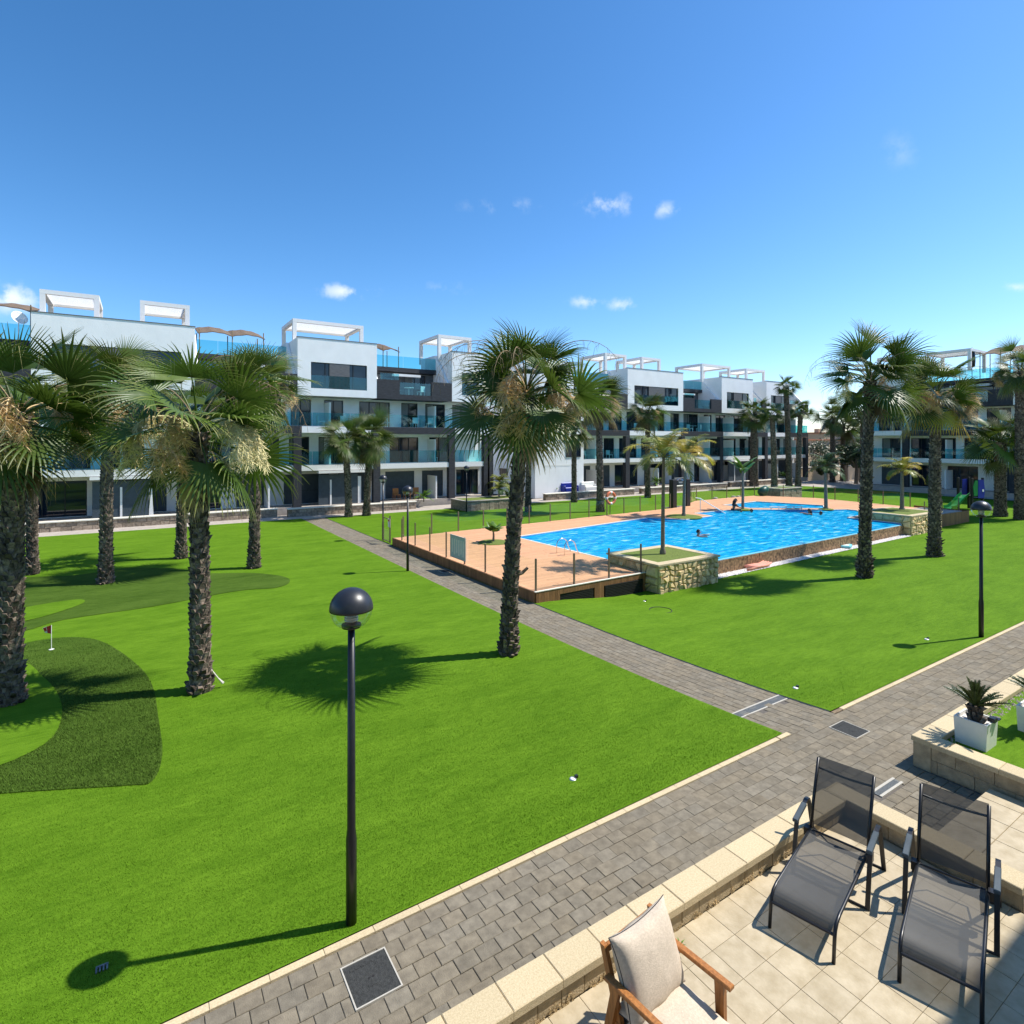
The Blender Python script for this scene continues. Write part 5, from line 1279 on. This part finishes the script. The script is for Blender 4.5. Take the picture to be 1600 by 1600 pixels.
        for o in ops: window(t, *o, 3.2, 2)
        MB().box(a, 2.6, 10.95, b, 8.0, 11.32).build('roof_terrace', 'clad', t)
        n = max(2, int((b - a) / 1.5)); w = (b - a) / n
        for i in range(n): MB().box(a + i * w + .015, 2.7, 11.33, a + (i + 1) * w - .015, 2.714, 12.30).build('glass_panel', 'glass', t)
        # sloping side fins and a retracted awning
        for u in (a + .02, b - .24):
            MB().prism([(.3, 8.75), (.3, 9.9), (2.9, 12.66), (5.9, 12.66), (5.9, 8.75)], 'x', u, u + .22).build('side_fin', 'white', t)
        MB().box(a + (b - a) * .35, 2.3, 10.55, a + (b - a) * .72, 2.75, 10.75).build('awning_box', 'whitep', t)
    for r in reeds: reed_roof(t, *r)
    # plain end wall on the left, balcony end panes
    MB().box(-.25, 2.0, -.4, -.002, V, 8.75).build('end_wall', 'white', t)
    for z in (3.27, 6.17): MB().box(.02, .09, z, .034, 1.95, z + 1.0).build('glass_panel', 'glass', t); MB().box(L - .034, .09, z, L - .02, 1.95, z + 1.0).build('glass_panel', 'glass', t)
    return t
X1 = -22.0
b1 = block('long white apartment block with roof pergolas behind the left palms', (X1, 44.0, 0), 0, 48.3,
      [(1.5 + 0, 10.0), (16.5, 25.0), (31.6, 37.6), (44.2, 47.6)],
      [(16.7, 19.7, 1.6, 5.7), (21.9, 24.8, 1.6, 5.7), (31.7, 37.2), (43.9, 47.2), (3, 8)],
      [(25.4, 29.9, 3.0, 6.0, 13.2), (11, 16.2, 3.0, 6.5, 13.6), (37.9, 40.9, 3.4, 6.4, 13.2)], seedv=4)
X2 = 31.0
b2 = block('white apartment block with dark pillars and balconies behind the pool', (X2, 44.0, 0), 0, 45.0,
      [(.3, 4.4), (11.6, 20.1), (26.8, 32.8), (35.6, 40.6)],
      [(10.3, 13.4), (15.7, 18.7), (25.8, 31.2), (34.4, 38.4), (.4, 4.0)], [], seedv=9)
MB().box(-.27, 4.6, 1.6, -.254, 6.2, 2.3).build('slot_window', 'pane', b2)
MB().box(-.24, -.11, -.3, 5.6, 1.9, 8.38).build('front_wall', 'white', b2)
window(b2, 3.4, 5.2, 3.5, 5.3, -.262, 2); window(b2, 3.4, 5.2, 6.4, 8.1, -.262, 2)
b3 = block('shaded white apartment block with balconies beyond the playground', (68.0, 33.0, 0), R(-90), 30.0,
      [(.3, 4.2), (13.2, 20.2), (26.0, 29.6)], [(5.2, 9.2, 2.2, 6.2), (13.4, 17.2), (17.6, 20.0), (.5, 3.8)], [(9.5, 13.0, 3.2, 6.0, 14.0)], seedv=12)
# satellite dish, roof palm pots and cypress urn
t = thing('satellite_dish', 'white satellite dish on the roof terrace at the far left', 'satellite dish', (X1 + 15.6, 46.4, 11.32))
MB().tube([(0, 0, 0), (0, 0, 1.25)], .03, 6).build('mast', 'alu', t)
ds = MB().lathe([(.02, 0), (.22, .03), (.40, .10), (.44, .15), (.44, .165), (.40, .125), (.2, .045), (.02, .02)], 20).build('dish', 'ivory', t, smooth=True); ds.location = (0, -.1, 1.25); ds.rotation_euler = (R(65), 0, R(35))
MB().tube([(0, -.1, 1.15), (.35, -.6, 1.25)], .015, 5).build('feed_arm', 'alu', t)
t = thing('closed_parasol', 'closed black parasol on the roof terrace of the shaded right hand block', 'parasol', (71.4, 24.1, 11.32))
MB().tube([(0, 0, 0), (0, 0, 3.3)], .035, 8).build('pole', 'black', t); MB().lathe([(.35, 0), (.35, .06), (.06, .1)], 14).build('base', 'black', t)
MB().lathe([(.10, 1.25), (.26, 1.35), (.30, 1.9), (.26, 2.7), (.14, 3.15), (.03, 3.25)], 12).build('canopy', 'black', t, smooth=True)

# balcony chairs and tables
def balcony_set(x, y, z, rz, lb):
    t = thing('balcony_chair', lb, 'chair', (x, y, z), rz, 'white balcony chairs')
    MB().box(-.25, -.25, .40, .25, .25, .44).build('seat', 'whitep', t); MB().box(-.25, .21, .44, .25, .25, .88).build('backrest', 'whitep', t)
    for a in (-.23, .19):
        for b in (-.23, .19): MB().box(a, b, 0, a + .04, b + .04, .40).build('leg', 'whitep', t)
CH1 = [(33.5, 6.12), (35.2, 6.12), (39.0, 6.12), (41.2, 6.12), (42.6, 6.12), (39.6, 8.76), (41.8, 8.76), (36.5, 3.22), (43.0, 3.22), (27.5, 6.12)]
CH2 = [(6.8, 3.22), (8.2, 3.22), (10.0, 3.22), (14.0, 6.12), (22.4, 6.12), (24.0, 6.12), (25.5, 8.76), (29.5, 3.22), (33.0, 6.12)]
def chair_label(k, u, z, lst, blk):
    fl = {3.22: 'lower', 6.12: 'upper', 8.76: 'penthouse'}[z]; row = sorted(q[0] for q in lst if q[1] == z); i = row.index(u)
    if len(row) == 1: return 'only white chair on the %s balcony of the %s' % (fl, blk)
    return 'white chair on the %s balcony of the %s, %s from the left' % (fl, blk, ('first', 'second', 'third', 'fourth', 'fifth', 'sixth')[i])
for k, (u, z) in enumerate(CH1):
    balcony_set(X1 + u, 45.0, z, R(random.choice((0, 90, 180, 200))), chair_label(k, u, z, CH1, 'first block'))
for k, (u, z) in enumerate(CH2):
    balcony_set(X2 + u, 45.0, z, R(random.choice((0, 90, 180, 200))), chair_label(k, u, z, CH2, 'second block'))
def table(x, y, z, lb):
    t = thing('balcony_table', lb, 'table', (x, y, z)); MB().lathe([(.40, .70), (.42, .72), (.40, .74)], 18).build('table_top', 'whitep', t); MB().tube([(0, 0, 0), (0, 0, .7)], .03, 8).build('leg', 'whitep', t); MB().lathe([(.24, 0), (.22, .03)], 14).build('base', 'whitep', t)
table(X1 + 41.9, 45.2, 6.12, 'round white table on the upper balcony of the first block'); table(X1 + 40.8, 45.2, 8.76, 'round white table on the penthouse terrace of the first block')
table(X2 + 23.2, 45.2, 6.12, 'round white table on the upper balcony of the second block')

# low garden walls and raised planters in front of the blocks
def garden_wall(x0, x1, y, label, h=.55, d=.35):
    t = thing('garden_wall', label, 'wall', ((x0 + x1) / 2, y, -.3)); L = (x1 - x0) / 2
    MB().box(-L, 0, -.05, L, d, h).build('core', 'mortar', t)
    n = int(2 * L / .5)
    for k in range(n):
        for r in range(2):
            a = -L + 2 * L * (k + .5 * (r % 2)) / n; b = min(a + 2 * L / n, L)
            MB().box(a + .012, -random.uniform(.01, .05), r * h / 2 + .01, b - .012, .02, (r + 1) * h / 2 - .012).build('stone', 'stonewall', t)
    MB().bbox(-L - .05, -.09, h, L + .05, d + .05, h + .07, .01).build('cap', 'coping', t)
garden_wall(-9.0, 8.0, 42.9, 'low stone garden wall behind the left grove of palms')
garden_wall(8.6, 18.2, 42.3, 'low stone garden wall behind the two young palms')
garden_wall(30.5, 41.5, 41.9, 'low stone garden wall before the left end of the second block')
garden_wall(42.5, 56.0, 41.9, 'low stone garden wall behind the outdoor shower')
garden_wall(57.5, 70.0, 42.6, 'low stone garden wall behind the far group of palms')
def grey_planter(x0, x1, y0, y1, h, label):
    t = thing('raised_planter', label, 'planter', ((x0 + x1) / 2, (y0 + y1) / 2, -.3)); a, b = (x1 - x0) / 2, (y1 - y0) / 2
    MB().box(-a, -b, -.05, a, b, h - .06).build('body', 'stonewall', t)
    n = int((x1 - x0) / .4)
    for k in range(n):
        for r in range(2): MB().box(-a + 2 * a * k / n + .01, -b - random.uniform(.015, .05), r * h / 2.2 + .01, -a + 2 * a * (k + 1) / n - .01, -b + .01, (r + 1) * h / 2.2 - .01).build('stone', 'stonewall', t)
    MB().box(-a - .05, -b - .08, h - .06, a + .05, -b + .22, h).box(-a - .05, b - .22, h - .06, a + .05, b + .05, h).box(-a - .05, -b + .22, h - .06, -a + .22, b - .22, h).box(a - .22, -b + .22, h - .06, a + .05, b - .22, h).build('rim', 'paving', t)
    MB().box(-a + .22, -b + .22, h - .06, a - .22, b - .22, h - .02).build('soil', 'drygrass', t)
grey_planter(20.6, 26.0, 38.5, 41.0, .8, 'grey stone raised planter between the blocks, with a lamp at its corner')
grey_planter(49.0, 52.5, 31.0, 32.4, 1.0, 'small stone planter at the far end of the pool lawn')
t = thing('play_animal', 'dark green tilted play animal on legs beside the far deck fence', 'play figure', (47.4, 31.6, gz(31)))
MB().lathe([(.05, -.55), (.32, -.45), (.38, 0), (.3, .45), (.08, .6)], 14).build('body', 'dgreen', t, smooth=True).rotation_euler = (0, R(65), 0)
t.children[0].location = (0, 0, .85)
for a in (-.3, .15, .4): MB().tube([(a, 0, 0), (a * .8, 0, .75)], .06, 6).build('leg', 'dgreen', t)
for k in range(9):
    o = MB(); r0 = random.uniform(.12, .28); pr = [(r0 * math.cos(a) * random.uniform(.85, 1.1), r0 * .7 * (math.sin(a) + .6)) for a in [R(-35 + 25 * q) for q in range(6)]]
    pr = [(max(.02, p[0]), p[1]) for p in pr]
    tag(o.lathe(pr, 8).build('field_stone', 'rock', loc=(43.5 + random.random() * 4, 33.3 + random.random() * .6, -.3)), 'pale rounded field stone among those lying behind the far deck fence', 'stone', 'stones behind the far deck fence')

# terrace furniture seen at the foot of the blocks
for x, y, m, lb in [(34.6, 43.6, 'blue', 'blue covered sofa on the terrace of the second block'), (37.0, 43.5, 'ivory', 'pale garden sofa on the terrace left of the shower'), (49.5, 42.9, 'bluegrey', 'grey garden sofa on the terrace right of the shower')]:
    t = thing('garden_sofa', lb, 'sofa', (x, y, .2)); MB().bbox(-.8, -.35, .0, .8, .35, .42, .05).build('seat', m, t); MB().bbox(-.8, .2, .42, .8, .38, .85, .05).build('backrest', m, t)
    for s in (-.85, .72): MB().bbox(s, -.35, 0, s + .13, .38, .6, .03).build('armrest', m, t)
for k, x in enumerate((17.6, 18.5, 19.4)):
    t = thing('terrace_chair', '%s of three wooden chairs on the ground terrace of the first block' % ('left one', 'middle one', 'right one')[k], 'chair', (x, 44.9, .2), group='wooden chairs on the ground terrace')
    MB().box(-.25, -.25, .42, .25, .25, .46).build('seat', 'teak', t); MB().box(-.25, .22, .46, .25, .26, .95).build('backrest', 'teak', t)
    for a in (-.24, .20):
        for b in (-.24, .20): MB().box(a, b, 0, a + .04, b + .04, .42).build('leg', 'teak', t)

# ------------------------------------------------------------------ playground
t = thing('playground_slide', 'green slide with a blue panelled play tower at the right edge', 'play tower', (55.5, 18.9, gz(18.9, 55.5)), R(-12))
for a in (-.55, .75):
    for b in (-.5, .5): MB().bbox(a - .07, b - .07, 0, a + .07, b + .07, 2.55, .01).build('post', 'vent', t)
MB().box(-.55, -.5, 1.05, .75, .5, 1.15).build('platform', 'vent', t)
MB().prism([(-.45, 1.15), (.0, 1.15), (.0, 2.35), (-.3, 2.35), (-.55, 1.9)], 'y', -.60, -.56).build('side_panel', 'green', t)
MB().prism([(.04, .95), (.78, .95), (.86, 1.6), (.72, 2.4), (.1, 2.4)], 'y', -.60, -.56).build('side_panel', 'blue', t)
MB().prism([(.04, .95), (.78, .95), (.86, 1.6), (.72, 2.4), (.1, 2.4)], 'y', .56, .60).build('side_panel', 'blue', t)
MB().lathe([(.10, 0), (.11, .01)], 12).build('emblem', 'ivory', t, loc=(.62, -.605, 1.55)).rotation_euler = (R(90), 0, 0)
sl = MB(); prof = [(-.5, 1.18), (-1.0, .95), (-1.6, .5), (-2.1, .25), (-2.6, .2)]
for w0, w1, dz in ((-.3, .3, 0),):
    vs = []
    for x, z in prof: vs += [(x, w0, z + .22), (x, w0 + .04, z), (x, w1 - .04, z), (x, w1, z + .22)]
    fs = []
    for k in range(len(prof) - 1):
        for q in range(3): a = 4 * k + q; fs.append((a, a + 1, a + 5, a + 4))
    sl.add(vs, fs)
s = sl.build('slide', 'green', t); s.modifiers.new('thickness', 'SOLIDIFY').thickness = .04
MB().box(-2.5, -.05, 0, -2.4, .05, .2).build('slide_foot', 'dgreen', t)
for k in range(4): MB().tube([(.8 + .15 * k, -.3, .9 - .25 * k), (.8 + .15 * k, .3, .9 - .25 * k)], .03, 6).build('rung', 'vent', t)
for s in (-.3, .3): MB().tube([(.75, s, 1.05), (1.4, s, 0)], .035, 6).build('ladder_rail', 'vent', t)

# ------------------------------------------------------------------ people in and by the pool
def person(label, loc, rz, joints, edges, skin, hair_pts=None, long_hair=False, suit=None):
    t = thing('person', label, 'person', loc, rz)
    me = bpy.data.meshes.new('body'); ks = list(joints); me.from_pydata([joints[k][0] for k in ks], [(ks.index(a), ks.index(b)) for a, b in edges], []); me.materials.append(M[skin])
    o = obj('body', me, t); md = o.modifiers.new('skin', 'SKIN'); sv = me.skin_vertices[0].data
    for i, k in enumerate(ks): r = joints[k][1]; sv[i].radius = (r, r) if not hasattr(r, '__len__') else r
    sv[0].use_root = True
    md.use_smooth_shade = True; s = o.modifiers.new('sub', 'SUBSURF'); s.levels = 2; s.render_levels = 2
    hd = Vector(joints['head'][0]); h = MB()
    n = 10; vs = []; fs = []
    for i in range(n + 1):
        a = R(-20 + 110 * i / n)
        for j in range(14):
            b = 2 * math.pi * j / 14; rr = .118 * math.cos(a); back = 1 if math.cos(b) < .35 else .62 if i < 5 else 1
            zz = .135 * math.sin(a) + .02; vs.append((hd.x + rr * math.cos(b) * back - .012, hd.y + rr * math.sin(b) * .92, hd.z + zz))
    for i in range(n):
        for j in range(14): fs.append((i * 14 + j, i * 14 + (j + 1) % 14, (i + 1) * 14 + (j + 1) % 14, (i + 1) * 14 + j))
    h.add(vs, fs)
    if long_hair: h.tube([(hd.x - .06, hd.y, hd.z + .06), (hd.x - .12, hd.y, hd.z - .1), (hd.x - .15, hd.y, hd.z - .3), (hd.x - .15, hd.y, hd.z - .48)], [.09, .115, .11, .05], 10)
    h.build('hair', 'hair', t, smooth=True)
    # face
    f = MB(); f.lathe([(.004, 0), (.016, .004), (.014, .03), (.004, .05)], 8, hd.x + .10, hd.y); 
    n_ = MB().tube([(hd.x + .10, hd.y, hd.z + .03), (hd.x + .125, hd.y, hd.z - .015), (hd.x + .10, hd.y, hd.z - .02)], .012, 6).build('nose', skin, t, smooth=True)
    for s_ in (-.035, .035): MB().lathe([(.002, -.012), (.012, 0), (.002, .012)], 8, hd.x + .096, hd.y + s_).build('eye', 'hair', t, loc=(0, 0, hd.z + .02))
    MB().box(hd.x + .09, hd.y - .025, hd.z - .058, hd.x + .104, hd.y + .025, hd.z - .048).build('mouth', 'salmon', t)
    for s_ in (-1, 1): MB().lathe([(.006, -.03), (.016, 0), (.006, .03)], 8, hd.x, hd.y + s_ * .10).build('ear', skin, t, loc=(0, 0, hd.z))
    if suit: suit(t)
    return t
B = {'pelvis': ((0, 0, .10), (.14, .115)), 'waist': ((.0, 0, .28), (.115, .09)), 'chest': ((.02, 0, .46), (.15, .11)), 'neck': ((.03, 0, .62), .05), 'head': ((.06, 0, .76), .09), 'crown': ((.06, 0, .84), .07)}
SP = [('pelvis', 'waist'), ('waist', 'chest'), ('chest', 'neck'), ('neck', 'head'), ('head', 'crown')]
def limbs(j, e, sh, el, wr, hp, kn, an, to):
    for s in (1, -1):
        q = 'l' if s > 0 else 'r'; m = lambda p: (p[0], p[1] * s, p[2])
        j.update({q + 'sh': (m(sh), .055), q + 'el': (m(el), .042), q + 'wr': (m(wr), .030), q + 'ha': ((m(wr)[0] + .07, m(wr)[1], m(wr)[2] - .02), .03), q + 'hp': (m(hp), .085), q + 'kn': (m(kn), .058), q + 'an': (m(an), .038), q + 'to': (m(to), .03)})
        e += [('chest', q + 'sh'), (q + 'sh', q + 'el'), (q + 'el', q + 'wr'), (q + 'wr', q + 'ha'), ('pelvis', q + 'hp'), (q + 'hp', q + 'kn'), (q + 'kn', q + 'an'), (q + 'an', q + 'to')]
# woman sitting on the edge, knees drawn up, leaning forward
j = dict(B); j['waist'] = ((.04, 0, .27), (.11, .09)); j['chest'] = ((.10, 0, .45), (.13, .10)); j['neck'] = ((.16, 0, .60), .045); j['head'] = ((.20, 0, .73), .088); j['crown'] = ((.20, 0, .81), .065); e = list(SP)
limbs(j, e, (.12, .17, .50), (.30, .22, .30), (.50, .16, .24), (.06, .09, .09), (.48, .12, .14), (.62, .12, -.24), (.76, .12, -.27))
def bikini(t):
    MB().lathe([(.150, .36), (.165, .42), (.150, .48)], 14, .085, 0).build('swimsuit_top', 'swim', t, smooth=True); MB().lathe([(.16, .02), (.165, .10), (.15, .16)], 14, .01, 0).build('swimsuit_bottom', 'swim', t, smooth=True)
person('long haired woman sitting on the pool edge with her legs in the water', (35.1, 25.75, DECK + .02), R(-35), j, e, 'skin2', long_hair=True, suit=bikini)
# small child lying beside her in the water
def swimmer(label, loc, rz, skin, lift=0.0, lh=False):
    j = {'pelvis': ((-.15, 0, -.62), (.14, .115)), 'waist': ((-.08, 0, -.42), (.12, .095)), 'chest': ((0, 0, -.20), (.16, .12)), 'neck': ((.03, 0, -.02), .055), 'head': ((.05, 0, .12), .095), 'crown': ((.05, 0, .20), .07)}; e = list(SP)
    limbs(j, e, (.02, .20, -.12), (.25, .34, -.06), (.48, .30, -.03), (-.16, .1, -.68), (-.2, .12, -1.0), (-.42, .12, -1.1), (-.5, .12, -1.14))
    for k in j: j[k] = ((j[k][0][0], j[k][0][1], j[k][0][2] + lift), j[k][1])
    return person(label, loc, rz, j, e, skin, long_hair=lh)
swimmer('dark haired swimmer in the middle of the pool, shoulders above the water', (24.6, 20.2, WATER), R(-60), 'skin', .08)
swimmer('dark haired bather at the far pool edge, left one of a pair', (38.2, 22.0, WATER), R(170), 'skin2', .14, True)
swimmer('second bather close beside the other at the far pool edge', (38.75, 21.5, WATER), R(150), 'skin2', -.02)
swimmer('child in the water beside the woman sitting on the pool edge', (36.0, 24.9, WATER), R(200), 'skin2', -.02)

# ------------------------------------------------------------------ background in the gap and the building behind the camera
def far_house(x0, x1, y0, y1, h, m, label, nwin=4):
    t = thing('far_house', label, 'building', ((x0 + x1) / 2, (y0 + y1) / 2, -.8)); a, b = (x1 - x0) / 2, (y1 - y0) / 2
    MB().box(-a, -b, 0, a, b, h).build('wall', m, t); r = MB().box(-a - .2, -b - .2, h, a + .2, b + .2, h + .25).build('roof', 'roof' if m == 'tan' else 'whitep', t)
    MB().box(-.5, -.5, h + .25, .5, .5, h + 1.2).build('chimney', m, r)
    for k in range(nwin):
        for z in (1.0, 3.8):
            if z + 1.4 > h: continue
            u = -a + 2 * a * (k + .5) / nwin; w = MB().box(u - .6, -b - .03, z, u + .6, -b - .005, z + 1.4).build('window', 'pane', t); MB().box(u - .7, -b - .10, z - .1, u + .7, -b - .04, z).build('sill', 'whitep', w)
            v = -b + 2 * b * (k + .5) / nwin; w = MB().box(-a - .03, v - .6, z, -a - .005, v + .6, z + 1.4).build('window', 'pane', t)
far_house(96, 112, 56, 66, 6.0, 'tan', 'sand coloured house far behind in the gap')
far_house(112, 126, 50, 60, 6.5, 'white', 'white house far behind in the gap, right of the sand coloured one')
far_house(120, 140, 66, 80, 7.5, 'tan', 'farthest sand coloured house glimpsed between the blocks')
t = thing('boundary_wall', 'sand coloured boundary wall right of the second block', 'wall', (80, 46, -.8)); MB().box(-3.6, 0, 0, 14, .3, 2.1).build('panel', 'tan', t); MB().box(-3.7, -.05, 2.1, 14.1, .35, 2.2).build('coping', 'coping', t)
def leafy_tree(x, y, H, Rr, label, seed):
    rnd = random.Random(seed); t = thing('leafy_tree', label, 'tree', (x, y, -.8 if y > 41 else -.32)); tr = MB().tube([(0, 0, 0), (.1, 0, H * .4), (0, .1, H * .75)], [.25, .18, .08], 8)
    for k in range(6): a = k * 1.05; tr.tube([(.05, 0, H * .45), (math.cos(a) * Rr * .5, math.sin(a) * Rr * .5, H * .65), (math.cos(a) * Rr * .8, math.sin(a) * Rr * .8, H * .8)], [.1, .06, .02], 6)
    tr.build('trunk', 'trunk2', t); c = MB()
    cl = [(rnd.uniform(-1, 1) * Rr * .75, rnd.uniform(-1, 1) * Rr * .75, H * rnd.uniform(.5, 1.0), rnd.uniform(.35, .7) * Rr * .6) for k in range(16)]
    for k in range(2600):
        q = cl[k % 16]; d = Vector((rnd.gauss(0, 1), rnd.gauss(0, 1), rnd.gauss(0, 1))).normalized() * q[3] * rnd.random() ** .4; p = Vector(q[:3]) + d; u = Vector((rnd.gauss(0, 1), rnd.gauss(0, 1), rnd.gauss(0, 1))).normalized() * .14; v = u.orthogonal().normalized() * .09
        c.add([p - u, p + v, p + u, p - v], [(0, 1, 2, 3)], [rnd.random() * .8] * 4)
    c.build('crown', 'tree', t, tip=True)
leafy_tree(82, 40.5, 4.5, 2.6, 'round leafy tree by the road in the gap', 1); leafy_tree(90, 50, 6.0, 3.2, 'leafy tree before the boundary wall in the gap', 2); leafy_tree(104, 49, 6.5, 3.5, 'dark leafy tree before the far white house', 3)
leafy_tree(75.5, 37.5, 4.6, 2.4, 'dense leafy tree in the gap beside the shaded block', 6); leafy_tree(80.5, 35.5, 5.4, 2.8, 'tall dense leafy tree deeper in the gap', 7)
leafy_tree(79.5, 43.5, 3.2, 1.6, 'low bushy tree at the right end of the second block', 5)
t = thing('home_block', 'white apartment block directly behind the camera, its shadow falling on the patio', 'building', (4, -.35, 0))
MB().box(-26, -11, -.4, 22, -.05, 9.6).build('wall', 'white', t); MB().box(-26, -.6, 9.6, 22, 0.0, 9.9).build('parapet', 'whitep', t)
MB().box(-8, -.049, 3.0, -1, .55, 3.3).build('balcony_slab', 'whitep', t)
for u in (-6, -2.5, 3, 9): window(t, u, u + 2, .45, 2.4, -.20, 2, depth=.16)
print('objects', len(bpy.data.objects))
